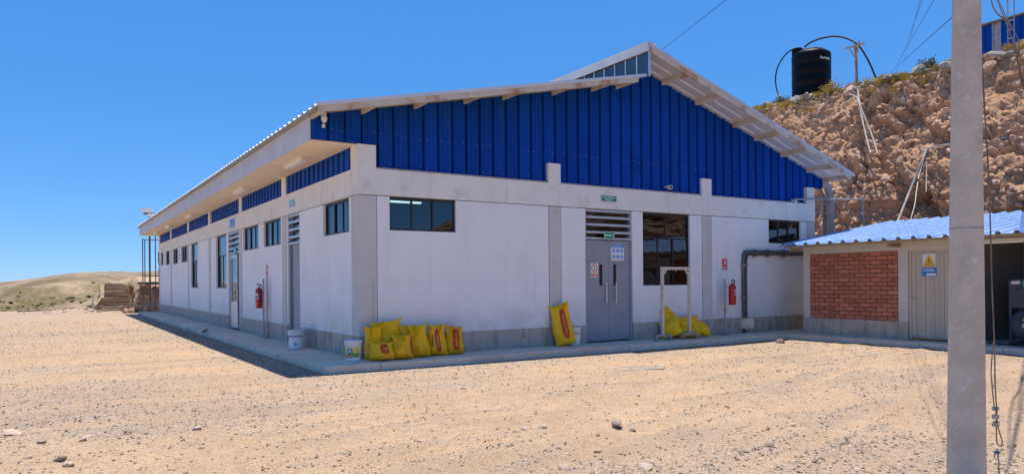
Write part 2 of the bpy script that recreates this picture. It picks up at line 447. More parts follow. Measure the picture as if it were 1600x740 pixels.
# ------------------------------------------------------------------ ground
def earth_material(name, tan, tan2, gravel, speck=1.0, bump=0.5, big=0.55, mid=6.0, hard=(0.36, 0.56), gsc=9.0, ks=1.0, fine=True):
    m = bpy.data.materials.new(name); m.use_nodes = True
    N, L = m.node_tree.nodes, m.node_tree.links; p = N["Principled BSDF"]
    p.inputs["Roughness"].default_value = 0.95; p.inputs["Specular IOR Level"].default_value = 0.1
    tc = N.new("ShaderNodeTexCoord"); at = N.new("ShaderNodeAttribute"); at.attribute_name = 'tone'
    def noise(sc, det, ro=0.6):
        n = N.new("ShaderNodeTexNoise"); n.inputs["Scale"].default_value = sc; n.inputs["Detail"].default_value = det
        n.inputs["Roughness"].default_value = ro; L.new(tc.outputs["Object"], n.inputs["Vector"]); return n.outputs["Fac"]
    def rng(f, a, b, c=0.0, d=1.0):
        r = N.new("ShaderNodeMapRange"); L.new(f, r.inputs[0])
        for i, v in zip((1, 2, 3, 4), (a, b, c, d)): r.inputs[i].default_value = v
        return r.outputs[0]
    def mix(f, a, b):
        x = N.new("ShaderNodeMix"); x.data_type = 'RGBA'
        L.new(f, x.inputs[0])
        for s, v in ((x.inputs[6], a), (x.inputs[7], b)):
            if isinstance(v, tuple): s.default_value = (*v, 1)
            else: L.new(v, s)
        return x.outputs[2]
    def mul(a, b):
        x = N.new("ShaderNodeMath"); x.operation = 'MULTIPLY'; L.new(a, x.inputs[0])
        if isinstance(b, float): x.inputs[1].default_value = b
        else: L.new(b, x.inputs[1])
        return x.outputs[0]
    c = mix(rng(noise(big, 6), 0.35, 0.68), tan, tan2)
    c = mix(rng(noise(mid, 8, 0.7), 0.46, 0.70, 0, 0.6), c, tuple(v * 0.72 for v in tan))
    g = mul(at.outputs["Fac"], rng(noise(gsc, 6, 0.7), *hard))
    c = mix(g, c, gravel)
    vo = N.new("ShaderNodeTexVoronoi"); vo.inputs["Scale"].default_value = 26 * ks; L.new(tc.outputs["Object"], vo.inputs["Vector"])
    sp = mul(rng(vo.outputs["Distance"], 0.16, 0.08), rng(noise(2.2 * ks, 3), 0.46, 0.60, 0, 0.85 * speck))
    c = mix(sp, c, tuple(v * 0.40 for v in gravel))
    vo2 = N.new("ShaderNodeTexVoronoi"); vo2.inputs["Scale"].default_value = 41 * ks; L.new(tc.outputs["Object"], vo2.inputs["Vector"])
    sp2 = mul(rng(vo2.outputs["Distance"], 0.20, 0.12), rng(noise(3.1 * ks, 3), 0.5, 0.62, 0, 0.7 * speck))
    c = mix(sp2, c, tuple(min(1, v * 1.25) for v in tan2))
    if fine:
        # dark and pale grit, dark specks also painting in tiny shadows; worn streaks along the wheel tracks
        for sc, d0, d1, k, colr, n0 in ((12, 0.12, 0.07, 1.0, tuple(v * 0.20 for v in gravel), 0.36), (30, 0.26, 0.16, 1.0, tuple(v * 0.28 for v in gravel), 0.38), (58, 0.28, 0.18, 0.9, tuple(v * 0.38 for v in gravel), 0.36), (70, 0.25, 0.15, 0.8, tuple(min(1, v * 1.3) for v in tan2), 0.45)):
            vo3 = N.new("ShaderNodeTexVoronoi"); vo3.inputs["Scale"].default_value = sc; L.new(tc.outputs["Object"], vo3.inputs["Vector"])
            c = mix(mul(rng(vo3.outputs["Distance"], d0, d1), rng(noise(1.7 + sc * 0.05, 3), n0, n0 + 0.15, 0, k)), c, colr)
        mp = N.new("ShaderNodeMapping"); mp.inputs["Scale"].default_value = (0.10, 0.85, 1); mp.inputs["Rotation"].default_value = (0, 0, -0.25); L.new(tc.outputs["Object"], mp.inputs["Vector"])
        tn = N.new("ShaderNodeTexNoise"); tn.inputs["Scale"].default_value = 1.0; tn.inputs["Detail"].default_value = 7; tn.inputs["Roughness"].default_value = 0.68; L.new(mp.outputs[0], tn.inputs["Vector"])
        c = mix(rng(tn.outputs["Fac"], 0.50, 0.66, 0, 0.7), c, tuple(v * 0.74 for v in gravel))
        c = mix(rng(noise(24, 8, 0.78), 0.48, 0.68, 0, 0.75), c, tuple(v * 0.62 for v in tan))
    L.new(c, p.inputs["Base Color"])
    b = N.new("ShaderNodeBump"); b.inputs["Strength"].default_value = bump; b.inputs["Distance"].default_value = 0.025
    ad = N.new("ShaderNodeMath"); L.new(noise(14, 10, 0.7), ad.inputs[0]); L.new(mul(sp, 0.4), ad.inputs[1])
    L.new(ad.outputs[0], b.inputs["Height"]); L.new(b.outputs[0], p.inputs["Normal"])
    return m
M['ground'] = earth_material('packed_tan_earth', (0.45, 0.305, 0.19), (0.54, 0.375, 0.24), (0.37, 0.295, 0.23), bump=1.2)
M['far'] = earth_material('dry_hill_earth', (0.17, 0.125, 0.08), (0.40, 0.30, 0.20), (0.14, 0.11, 0.05), speck=1.0, bump=0.0, big=0.03, mid=0.14, gsc=0.25, ks=0.009, fine=False)

TRACKS = ((-6.3, 0.10, 0.012), (-3.9, -0.16, 0.006), (-8.6, 0.30, 0.0))      # centre lines y = a + b x + c x^2 of old wheel tracks
def gravel_density(x, y):
    g = fbm(x * 0.22 + 3, y * 0.33, 5, 20)
    d = sstep(0.43, 0.62, g)
    edge = np.exp(-((x + 1.45) / 0.45) ** 2) * (y > -1.5) + np.exp(-((y + 1.35) / 0.28) ** 2) * (x > -1.6)     # loose gravel along the walkway
    for c0, c1, c2 in TRACKS:      # gravel thrown up beside the wheel tracks, fines packed inside
        for w in (-0.8, 0.8):
            q = np.abs(y - (c0 + c1 * x + c2 * x * x + w + 0.25 * (fbm(x * 0.5, x * 0 + c0, 2, 33) - 0.45)))
            d = d * (1 - 0.7 * np.exp(-(q / 0.12) ** 2)) + 0.75 * np.exp(-((q - 0.26) / 0.10) ** 2) * sstep(0.36, 0.5, fbm(x * 0.8, y * 0.8, 3, 35))
    far = 0.55 * sstep(4, 14, y) * sstep(-0.5, -3, x)
    return np.clip(0.85 * d + 0.9 * edge + far, 0, 1)

def ground_z(x, y):
    z = -0.13 + 0.10 * (fbm(x * 0.16, y * 0.16, 3, 5) - 0.45) + 0.05 * (fbm(x * 0.9, y * 1.3, 3, 8) - 0.45) + 0.030 * (fbm(x * 4, y * 4, 3, 12) - 0.45)
    ruts = 0.025 * np.sin((y + 0.25 * x + 1.4 * fbm(x * 0.2, y * 0.2, 2, 30)) * 4.2) * sstep(-13, -9, y) * sstep(-1.5, -4.5, y)
    for c0, c1, c2 in TRACKS:
        for w in (-0.8, 0.8):
            q = np.abs(y - (c0 + c1 * x + c2 * x * x + w + 0.25 * (fbm(x * 0.5, x * 0 + c0, 2, 33) - 0.45)))
            ruts = ruts + (-0.030 * np.exp(-(q / 0.13) ** 2) + 0.020 * np.exp(-((q - 0.27) / 0.08) ** 2)) * sstep(0.5, -1.5, y)
    z = z + ruts
    near = np.clip(np.maximum(np.maximum(-1.25 - x, x - 40), np.maximum(-1.25 - y, y - 31)), 0, 3) / 3
    near2 = np.clip(np.maximum(11.5 - x, 0), 0, 2) / 2
    z = -0.13 + (z + 0.13) * np.clip(0.25 + np.minimum(near, np.maximum(near2, 0.2)) * 0.75, 0, 1)
    z = z + 0.18 * np.exp(-((y - 36.5) / 1.3) ** 2) * sstep(0.8, -1.5, x) * (0.5 + fbm(x * 0.5, y * 0.5, 2, 41))
    z = z - 9.0 * sstep(38.5, 95, y) - 6 * sstep(-45, -95, x)
    return z

def lines(*segs):
    out = []
    for a, b, st in segs: out.append(np.arange(a, b, st))
    return np.concatenate(out + [[segs[-1][1]]])
gx = lines((-110, -30, 4), (-30, -12, 0.5), (-12, 7, 0.085), (7, 18, 0.2), (18, 70, 4))
gy = lines((-70, -16, 2), (-16, -11.5, 0.4), (-11.5, 0, 0.085), (0, 12, 0.16), (12, 40, 0.3), (40, 110, 3))
GX, GY = np.meshgrid(gx, gy, indexing='ij')
gz = ground_z(GX.ravel(), GY.ravel())
ground = link("ground", np_mesh("ground", np.stack([GX.ravel(), GY.ravel(), gz], 1), grid_faces(len(gx), len(gy)), M['ground'], True,
                                attr=gravel_density(GX.ravel(), GY.ravel())))
tag(ground, "pale tan packed earth yard scattered with pebbles and tyre marks", kind="structure")

# ------------------------------------------------------------------ far hills around the yard
az = np.radians(np.concatenate([np.arange(-180, -20, 4.0), np.arange(-20, 25, 0.25), np.arange(25, 181, 4.0)]))
rr = np.concatenate([np.arange(75, 200, 6), np.arange(200, 520, 9), np.arange(520, 1000, 14), np.arange(1000, 2600, 120)])
AZ, RR = np.meshgrid(az, rr, indexing='ij')
hx = (-5 + RR * np.sin(AZ)).ravel(); hy = (-13 + RR * np.cos(AZ)).ravel(); hr = RR.ravel(); ha = AZ.ravel()
sky_z = np.interp(np.degrees(ha), [-180, -40, -12, -2.8, -0.8, 1.2, 3.2, 6, 14, 30, 180], [12, 8, 2.5, 5.0, 8.8, 13, 14.5, 14.5, 15, 14, 12])
rise = np.interp(hr, [75, 120, 240, 420, 600, 760, 1000, 1500, 2600], [0, 0, 0, 0.34, 0.68, 1.0, 0.9, 0.5, 0])
base = -12 + (sky_z + 12) * rise
ridge = np.abs(fbm(hx * 0.012, hy * 0.012, 4, 50) - 0.47) * 2
hz = base + (fbm(hx * 0.006, hy * 0.006, 4, 60) - 0.47) * 20 * sstep(150, 420, hr) * sstep(780, 520, hr) - 9.0 * np.clip(1 - 2.2 * ridge, 0, 1) * sstep(170, 320, hr) * sstep(780, 600, hr) \
    + (fbm(hx * 0.05, hy * 0.05, 3, 70) - 0.45) * 2.2
tone = np.clip(1.25 * sstep(0.42, 0.54, fbm(hx * 0.022, hy * 0.035, 5, 80)) * sstep(900, 350, hr) + 0.9 * sstep(190, 110, hr) * sstep(0.42, 0.5, fbm(hx * 0.07, hy * 0.07, 3, 90)), 0, 1)
hills = link("hills", np_mesh("hills", np.stack([hx, hy, hz], 1), grid_faces(len(az), len(rr)), M['far'], True, attr=tone))
tag(hills, "low dry tan hills with olive scrub on the horizon", kind="structure")

HILL_PTS = (hx, hy, hz, hr, np.degrees(ha))

# ------------------------------------------------------------------ rubble cut slope behind the shed
def cut_material():
    m = bpy.data.materials.new('rubble_cut'); m.use_nodes = True
    N, L = m.node_tree.nodes, m.node_tree.links; p = N["Principled BSDF"]
    p.inputs["Roughness"].default_value = 0.95; p.inputs["Specular IOR Level"].default_value = 0.1
    tc = N.new("ShaderNodeTexCoord"); at = N.new("ShaderNodeAttribute"); at.attribute_name = 'tone'
    r = N.new("ShaderNodeValToRGB"); L.new(at.outputs["Fac"], r.inputs[0])
    e = r.color_ramp.elements
    e[0].position = 0.0; e[0].color = (0.43, 0.25, 0.145, 1); e[1].position = 1.0; e[1].color = (0.66, 0.485, 0.36, 1)
    for q, c in ((0.3, (0.48, 0.295, 0.18, 1)), (0.55, (0.49, 0.32, 0.215, 1)), (0.75, (0.56, 0.395, 0.28, 1))):
        k = e.new(q); k.color = c
    n = N.new("ShaderNodeTexNoise"); n.inputs["Scale"].default_value = 1.1; n.inputs["Detail"].default_value = 8; L.new(tc.outputs["Object"], n.inputs["Vector"])
    mr = N.new("ShaderNodeMapRange"); L.new(n.outputs["Fac"], mr.inputs[0]); mr.inputs[1].default_value = 0.45; mr.inputs[2].default_value = 0.7; mr.inputs[4].default_value = 0.7
    x = N.new("ShaderNodeMix"); x.data_type = 'RGBA'; L.new(mr.outputs[0], x.inputs[0]); L.new(r.outputs[0], x.inputs[6]); x.inputs[7].default_value = (0.50, 0.31, 0.18, 1)
    # grass-tinted turf on top of the cut
    ge = N.new("ShaderNodeAttribute"); ge.attribute_name = 'turf'
    x2 = N.new("ShaderNodeMix"); x2.data_type = 'RGBA'; L.new(ge.outputs["Fac"], x2.inputs[0]); L.new(x.outputs[2], x2.inputs[6]); x2.inputs[7].default_value = (0.27, 0.22, 0.10, 1)
    L.new(x2.outputs[2], p.inputs["Base Color"])
    n2 = N.new("ShaderNodeTexNoise"); n2.inputs["Scale"].default_value = 7; n2.inputs["Detail"].default_value = 9; n2.inputs["Roughness"].default_value = 0.7; L.new(tc.outputs["Object"], n2.inputs["Vector"])
    b = N.new("ShaderNodeBump"); b.inputs["Strength"].default_value = 0.8; b.inputs["Distance"].default_value = 0.10; L.new(n2.outputs["Fac"], b.inputs["Height"]); L.new(b.outputs[0], p.inputs["Normal"])
    return m
M['cut'] = cut_material()
CREST_X, CREST_Z = 22.7, 9.35
hs_y = lines((-75, -12, 0.7), (-12, 13, 0.085), (13, 45, 0.8))
prof_t = np.concatenate([np.arange(0, 11.2, 0.085), np.arange(11.2, 15, 0.12), np.arange(15, 45, 2.0)])   # metres up the cut, then over the top
def cut_base(t, y):
    """profile position before roughness; the cut swings round behind the yard far to the south"""
    bend = sstep(-18, -62, y) * 22
    top = CREST_Z - 6.3 * sstep(-12, -45, y)
    x = np.interp(t, [0, 3.4, 7.2, 10.6, 11.2, 45], [17.3, 19.3, 21.0, 22.45, 22.75, 56])
    z = np.interp(t, [0, 3.4, 7.2, 10.6, 11.2, 45], [-0.4, 2.5, 6.0, 9.1, 9.35, 12.5]) * top / CREST_Z
    return x - bend, z
SY, ST = np.meshgrid(hs_y, prof_t, indexing='ij')
sy, st = SY.ravel(), ST.ravel()
bx_, bz_ = cut_base(st, sy)
P0 = np.stack([bx_, sy, bz_], 1)
face = sstep(0.0, 1.0, st) * sstep(11.6, 10.8, st)          # 1 on the cut, 0 on the plateau
rough = np.zeros(len(st)); tone_c = np.zeros(len(st))
big = (fbm(sy * 0.28 + 5, st * 0.32, 4, 100) - 0.47) * 2.2
for size, amp, kk, wt, sd in ((1.6, 0.42, 0.30, 0.35, 1), (0.58, 0.28, 0.46, 0.4, 2), (0.27, 0.16, 0.52, 0.25, 3)):
    cid, off, dist, gap = cells(P0 * np.array([1, 1, 1.25]), size, sd)
    rv = np.stack([_V[(cid * 7 + 5) & 4095], _V[(cid * 13 + 9) & 4095], _V[(cid * 29 + 1) & 4095]], 1) - 0.5
    sel = 0.35 + 0.65 * (_V[(cid * 3 + 77) & 4095] > 0.35)
    rough += sel * (amp * (_V[cid] - 0.5) + kk * size * (off * rv).sum(1) * 2 + 0.35 * amp * (0.55 - dist))
    rough -= 0.50 * amp * np.exp(-gap / 0.09) + 0.3 * amp * np.exp(-gap / 0.03)
    tone_c += wt * _V[(cid * 17 + 3) & 4095]
talus = 1 - 0.55 * sstep(4.0, 1.5, st)
blocky = sstep(0.42, 0.55, fbm(sy * 0.42 + 11, st * 0.42 + 3, 4, 180)) * (0.55 + 0.45 * sstep(3.5, 6.0, st))
rough = rough * talus * (0.20 + 0.95 * blocky) + 0.5 * big * face + 0.30 * (fbm(sy * 1.6, st * 1.6, 5, 190) - 0.45)
tone_c = tone_c * (0.35 + 0.65 * blocky)
nx, nz = -0.88, 0.47
px_ = bx_ + nx * rough * face + 0.25 * (1 - face) * 0
pz_ = bz_ + nz * rough * face + (1 - face) * (0.35 * (fbm(bx_ * 0.5, sy * 0.5, 4, 120) - 0.45) * 2 + 0.10 * (fbm(bx_ * 3, sy * 3, 3, 130) - 0.45)) * sstep(11.0, 12.0, st)
py_ = sy + 0.10 * (fbm(sy * 2 + 9, st * 2, 2, 140) - 0.45) * face
hill_me = np_mesh("hillside", np.stack([px_, py_, pz_], 1), grid_faces(len(hs_y), len(prof_t)), M['cut'], False, attr=np.clip(tone_c * 1.5 - 0.25, 0, 1))
ta = hill_me.attributes.new('turf', 'FLOAT', 'POINT')
ta.data.foreach_set('value', np.clip(sstep(10.4, 11.3, st + 1.2 * (fbm(sy * 0.9, st, 3, 150) - 0.45)) * sstep(0.36, 0.5, fbm(bx_ * 0.8, sy * 0.8, 3, 160)), 0, 1).astype(np.float32))
hillside = tag(link("hillside", hill_me), "steep cut bank of broken pinkish tan rubble behind the shed", kind="structure")
def hill_at(y, t):
    """surface point of the slope nearest to (y, t)"""
    i = int(np.argmin(np.abs(hs_y - y))); j = int(np.argmin(np.abs(prof_t - t))); k = i * len(prof_t) + j
    return Vector((px_[k], py_[k], pz_[k]))

rocks = [rock_mesh("rock", 200 + i, M['rock'], 2, 0.8) for i in range(9)]
crest_rocks = [rock_mesh("boulder", 300 + i, M['lichen'], 2, 0.62) for i in range(6)]
rg = random.Random(5)
for i in range(225):                                   # the larger blocks sticking out of the cut
    y = rg.uniform(-9.5, 12.5); t = rg.uniform(1.5, 10.8); p = hill_at(y, t)
    if rg.random() > 0.25 and fbm(np.array([y * 0.42 + 11]), np.array([t * 0.42 + 3]), 4, 180)[0] < 0.46: t = min(10.8, t + 1.1); p = hill_at(y, t)
    s = 0.06 + 0.24 * rg.random() ** 2.4
    link("rock", rg.choice(rocks), hillside, p + Vector((-0.25 * s, 0, 0.05)), (rg.uniform(0, 6), rg.uniform(0, 6), rg.uniform(0, 6)),
         (s * rg.uniform(0.8, 1.35), s * rg.uniform(0.8, 1.35), s * rg.uniform(0.7, 1.1)))
for i in range(75):                                    # lichened boulders along the crest
    y = rg.uniform(-7, 11); t = rg.uniform(10.7, 12.2); p = hill_at(y, t)
    s = 0.13 + 0.26 * rg.random() ** 1.6
    link("boulder", rg.choice(crest_rocks), hillside, p + Vector((0, 0, 0.12 * s)), (rg.uniform(-.3, .3), rg.uniform(-.3, .3), rg.uniform(0, 6)),
         (s * rg.uniform(0.9, 1.6), s * rg.uniform(0.9, 1.6), s * rg.uniform(0.8, 1.2)))

def scatter(protos, pts, scl, rngen, squash=0.7):
    """many small stones as one mesh: protos = list of (verts, faces)"""
    V, F, b = [], [], 0
    ang = rngen.random(len(pts)) * 6.283; which = rngen.integers(0, len(protos), len(pts)); an = rngen.uniform(0.7, 1.4, (len(pts), 3)); an[:, 2] *= squash
    for w, (pv, pf) in enumerate(protos):
        k = np.where(which == w)[0]
        if not len(k): continue
        q = pv[None] * (scl[k, None, None] * an[k][:, None, :])
        c, s_ = np.cos(ang[k])[:, None], np.sin(ang[k])[:, None]
        x = q[..., 0] * c - q[..., 1] * s_; y = q[..., 0] * s_ + q[..., 1] * c
        V.append((np.stack([x, y, q[..., 2]], -1) + pts[k][:, None, :]).reshape(-1, 3))
        F.append((pf[None] + (np.arange(len(k)) * len(pv))[:, None, None] + b).reshape(-1, 3)); b += len(k) * len(pv)
    return np.concatenate(V), np.concatenate(F)
def proto(seed, sub=1):
    me = rock_mesh("tmp", seed, M['pebble'], sub, 1.0)
    v = np.array([x.co[:] for x in me.vertices]); f = np.array([q.vertices[:] for q in me.polygons]); bpy.data.meshes.remove(me)
    return v, f
pro = [proto(400 + i) for i in range(8)]
n = 5200
idx = RNG.integers(0, len(st), n * 3); ok = (sy[idx] > -11) & (sy[idx] < 12.8) & (st[idx] < 11); idx = idx[ok][:n]
v_, f_ = scatter(pro, np.stack([px_[idx] - 0.03, py_[idx], pz_[idx]], 1), 0.04 + 0.12 * RNG.random(len(idx)) ** 3, RNG, 0.8)
tag(link("scree", np_mesh("scree", v_, f_, M['rock'], False), hillside), kind="stuff")

# dark scrub dotted over the far hills
hxx, hyy, hzz, hrr, haa = HILL_PTS
cand = np.where((hrr > 110) & (hrr < 640) & (haa > -14) & (haa < 16))[0]; cand = RNG.choice(cand, 5200)
jx, jy = RNG.normal(0, 2.0, len(cand)), RNG.normal(0, 3.0, len(cand))
kp = fbm((hxx[cand] + jx) * 0.02, (hyy[cand] + jy) * 0.03, 3, 220) > 0.43; cand, jx, jy = cand[kp], jx[kp], jy[kp]
v_, f_ = scatter(pro, np.stack([hxx[cand] + jx, hyy[cand] + jy, hzz[cand] + 0.1], 1), 0.35 + 0.9 * RNG.random(len(cand)) ** 2 * (0.6 + hrr[cand] / 350), RNG, 0.55)
tag(link("hill_scrub", np_mesh("hill_scrub", v_, f_, M['shrub'], False)), "dark olive scrub dotted over the low hills at the far left", "scrub", kind="stuff")

# yellow grass tufts and low shrubs on the crest
def blades(centers, nb, h, spread, rngen, w=0.018):
    V, F = [], []
    for c, hh in centers:
        for _ in range(nb):
            a = rngen.uniform(0, 6.283); d = np.array([math.cos(a), math.sin(a), 0]); r = rngen.random() * spread
            b0 = c + d * r * 0.6; tip = c + d * (r + hh * rngen.uniform(0.15, 0.6)) + np.array([0, 0, hh * rngen.uniform(0.6, 1.1)])
            s_ = np.array([-d[1], d[0], 0]) * w; k = len(V)
            V += [b0 - s_, b0 + s_, tip]; F.append((k, k + 1, k + 2))
    return np.array(V), np.array(F)
cs = []
for i in range(700):
    y = rg.uniform(-8, 12); t = min(13.0, max(10.0, rg.gauss(11.1, 0.7)))
    if fbm(np.array([y * 0.7]), np.array([t * 1.2]), 3, 170)[0] > 0.42: cs.append((np.array(hill_at(y, t)), rg.uniform(0.10, 0.28)))
v_, f_ = blades(cs, 40, 0.3, 0.24, RNG, 0.014)
tag(link("grass", np_mesh("grass", v_, f_, M['grass'])), "dry yellow grass tufts growing along the top of the rubble bank", "grass", kind="stuff")

def leaf_cloud(c, rx, rz, nclump, nleaf, leaf, rngen):
    V, F = [], []
    for _ in range(nclump):
        a = rngen.normal(size=3); a /= np.linalg.norm(a); a *= rngen.random() ** 0.4
        cc = np.array(c) + a * np.array([rx, rx, rz])
        for _ in range(nleaf):
            p = cc + rngen.normal(size=3) * rx * 0.16; u = rngen.normal(size=3); u /= np.linalg.norm(u); w = rngen.normal(size=3); w -= u * w.dot(u); w /= np.linalg.norm(w)
            k = len(V); V += [p - u * leaf, p + w * leaf * 0.5, p + u * leaf, p - w * leaf * 0.5]; F.append((k, k + 1, k + 2, k + 3))
    return np.array(V), np.array(F)
def shrub(name, label, p, rx, rz, m, stems=5, group=None):
    t = tag(empty(name, p), label, "shrub", group)
    v, f = leaf_cloud((0, 0, rz * 0.9), rx, rz, 46, 16, rx * 0.085, RNG)
    link("foliage", np_mesh("foliage", v, f, m), t)
    mb = MB()
    for i in range(stems):
        a = i * 6.283 / stems
        mb.tube([(0, 0, -0.1), (0.3 * rx * math.cos(a), 0.3 * rx * math.sin(a), rz * 0.6), (0.7 * rx * math.cos(a), 0.7 * rx * math.sin(a), rz * 1.3)], 0.014, 5, r1=0.005)
    mb.build("stem", M['dry'], t)
    return t
shrub("shrub", "dark green shrub on the bank crest just left of the concrete pole", hill_at(1.15, 11.5), 0.42, 0.22, M['shrub'])
shrub("shrub", "small olive shrub at the foot of the water tank's left side", hill_at(7.6, 11.6), 0.40, 0.18, M['shrub'])
shrub("shrub", "yellow green bush below the crest right of the water tank", hill_at(4.9, 11.1), 0.42, 0.22, M['grass'])

# ------------------------------------------------------------------ walkway slabs round the building
walk = tag(empty("walkway"), "raised concrete walkway along the two building walls", kind="structure")
def slab(poly, parent, top=0.0, bot=-0.30):
    mb = MB(); inn = []
    c = (sum(p[0] for p in poly) / len(poly), sum(p[1] for p in poly) / len(poly))
    for p in poly: inn.append((p[0] + (c[0] - p[0]) * 0.012, p[1] + (c[1] - p[1]) * 0.012))
    n = len(poly)
    vs = [(x, y, bot) for x, y in poly] + [(x, y, top - 0.012) for x, y in poly] + [(x, y, top) for x, y in inn]
    fs = [(k, (k + 1) % n, n + (k + 1) % n, n + k) for k in range(n)] + [(n + k, n + (k + 1) % n, 2 * n + (k + 1) % n, 2 * n + k) for k in range(n)] + [tuple(range(2 * n, 3 * n))]
    mb.add(vs, fs); return mb.build("slab", M['slab'], parent)
slab([(-0.92, -1.0), (-1.0, -0.92), (-1.0, 0.0), (0.02, 0.0), (0.02, -1.0)], walk)
yy = 0.008
while yy < 30.2:
    y2 = min(yy + rg.uniform(1.7, 2.3), 30.8)
    j = rg.uniform(-0.02, 0.02)
    slab([(-1.0 + j, yy), (0.02, yy), (0.02, y2 - 0.012), (-1.0 + j + rg.uniform(-.015, .015), y2 - 0.012)], walk, rg.uniform(-0.006, 0.004)); yy = y2
xx = 0.032
while xx < 11.5:
    x2 = min(xx + rg.uniform(1.6, 2.4), 11.62)
    j = rg.uniform(-0.02, 0.02)
    slab([(xx, -1.0 + j), (x2 - 0.012, -1.0 + j + rg.uniform(-.02, .02)), (x2 - 0.012, 0.02), (xx, 0.02)], walk, rg.uniform(-0.006, 0.003)); xx = x2
for a, b in ((0.02, -1.0), (-1.012, -2.7), (-2.712, -4.5), (-4.512, -6.2), (-6.212, -8.2), (-8.212, -10.3)):
    slab([(11.63, b), (14.6, b), (14.6, a), (11.63, a)], walk, rg.uniform(-0.008, 0.003))

# ------------------------------------------------------------------ warehouse
hall = tag(empty("warehouse"), "long grey plastered warehouse with blue metal gable and stepped sheet roof", "warehouse")
GL, SL = 14.33, 30.3            # gable length, side length
Z_PL, Z_BB, Z_BT, Z_ST = 0.42, 3.18, 3.695, 4.15
roofL = lambda x: 4.83 + 0.212 * x
roofR = lambda x: 6.955 - 0.303 * (x - 6.85)

def W(face):
    """wall frame (u along the wall, d into the building, z) to world"""
    return (lambda u, d, z: (u, d, z)) if face == 'G' else (lambda u, d, z: (d, u, z))
class WB(MB):
    def __init__(s, face): super().__init__(); s.w = W(face)
    def wb(s, u0, u1, d0, d1, z0, z1, mi=0):
        a = s.w(u0, d0, z0); b = s.w(u1, d1, z1)
        return s.box(min(a[0], b[0]), max(a[0], b[0]), min(a[1], b[1]), max(a[1], b[1]), z0, z1, mi)
    def holes(s, u0, u1, z0, z1, d0, d1, ops):
        """solid wall panel with rectangular openings (u0,u1,z0,z1)"""
        us = sorted({u0, u1, *[min(max(v, u0), u1) for o in ops for v in o[:2]]}); zs = sorted({z0, z1, *[min(max(v, z0), z1) for o in ops for v in o[2:]]})
        sol = lambda i, j: 0 <= i < len(us) - 1 and 0 <= j < len(zs) - 1 and not any(o[0] <= (us[i] + us[i + 1]) / 2 <= o[1] and o[2] <= (zs[j] + zs[j + 1]) / 2 <= o[3] for o in ops)
        q = lambda *ps: s.add([s.w(*p) for p in ps], [(0, 1, 2, 3)])
        for i in range(len(us) - 1):
            for j in range(len(zs) - 1):
                if not sol(i, j): continue
                a, b, c, e = us[i], us[i + 1], zs[j], zs[j + 1]
                for d in (d0, d1): q((a, d, c), (b, d, c), (b, d, e), (a, d, e))
                if not sol(i - 1, j): q((a, d0, c), (a, d1, c), (a, d1, e), (a, d0, e))
                if not sol(i + 1, j): q((b, d0, c), (b, d1, c), (b, d1, e), (b, d0, e))
                if not sol(i, j - 1): q((a, d0, c), (b, d0, c), (b, d1, c), (a, d1, c))
                if not sol(i, j + 1): q((a, d0, e), (b, d0, e), (b, d1, e), (a, d1, e))
        return s

WT = 3.165
G_OPS = [(0.65, 2.14, 2.50, 9), (5.57, 7.04, 0, 9), (7.39, 9.05, 1.34, 9), (12.21, 13.67, 2.50, 9)]
L_OPS = [(0.50, 2.12, 2.48, 9), (3.90, 4.93, 0, 9), (5.55, 7.33, 2.48, 9), (7.92, 9.86, 2.48, 9), (10.48, 12.10, 0, 9), (12.40, 14.18, 1.33, 9),
         (18.02, 19.70, 1.33, 9), (20.62, 22.40, 2.46, 9), (23.40, 25.05, 2.46, 9), (26.20, 27.60, 2.48, 9), (28.62, 29.62, 2.50, 9)]
G_COLS = [(0.0, 0.37), (4.53, 4.86), (9.50, 9.86), (13.97, GL)]
L_COLS = [(0.0, 0.37), (5.05, 5.42), (10.05, 10.38), (15.25, 15.60), (20.20, 20.52), (25.45, 25.80), (29.95, SL)]
for f, cols, ops, end in (('G', G_COLS, G_OPS, GL), ('L', L_COLS, L_OPS, SL)):
    for k in range(len(cols) - 1):
        a, b = cols[k][1] + 0.016, cols[k + 1][0] - 0.016
        cuts = [a]
        for o in ops:
            if o[2] == 0 and a < o[0] < b: cuts += [o[0], o[1]]
        cuts.append(b)
        for p, q in zip(cuts[::2], cuts[1::2]):
            WB(f).holes(p, q, Z_PL, WT, 0.0, 0.15, [(o[0], o[1], o[2], WT + 1) for o in ops if o[2] > 0 and o[0] > p and o[1] < q]).build("wall_panel", M['wall'], hall)
    for k, (a, b) in enumerate(cols):
        if f == 'L' and k == 0: continue
        d = 0.37 if (k == 0 or k == len(cols) - 1) else 0.30
        WB(f).wb(a, b, -0.010, d, Z_PL, WT).build("column", M['column'], hall)
    dr = [o for o in ops if o[2] == 0]
    u = -0.022 if f == 'G' else 0.36
    for o in dr + [(end + (0.02 if f == 'G' else 0), 0, 0, 0)]:
        WB(f).wb(u, o[0] - 0.004, -0.022, 0.16, -0.1, Z_PL).build("plinth", M['plinth'], hall); u = o[1] + 0.004
# the corner column's long-side face carries the plinth to the corner
WB('L').wb(0.161, 0.3595, -0.0218, 0.15, -0.1, Z_PL - 0.0005).build("plinth", M['plinth'], hall)
# ring beam and column stubs
WB('G').wb(-0.014, GL + 0.01, -0.014, 0.30, Z_BB, Z_BT).build("ring_beam", M['beam'], hall)
WB('L').wb(0.301, SL, -0.0138, 0.30, Z_BB, Z_BT).build("ring_beam", M['beam'], hall)
for a, b in G_COLS:
    WB('G').wb(a - 0.012, b, -0.013, 0.36, Z_BT, Z_ST if a < 13 else 4.2).build("column_stub", M['beam'], hall)
for a, b in L_COLS[1:]:
    WB('L').wb(a, b, -0.012, 0.25, Z_BT, Z_ST).build("column_stub", M['beam'], hall)
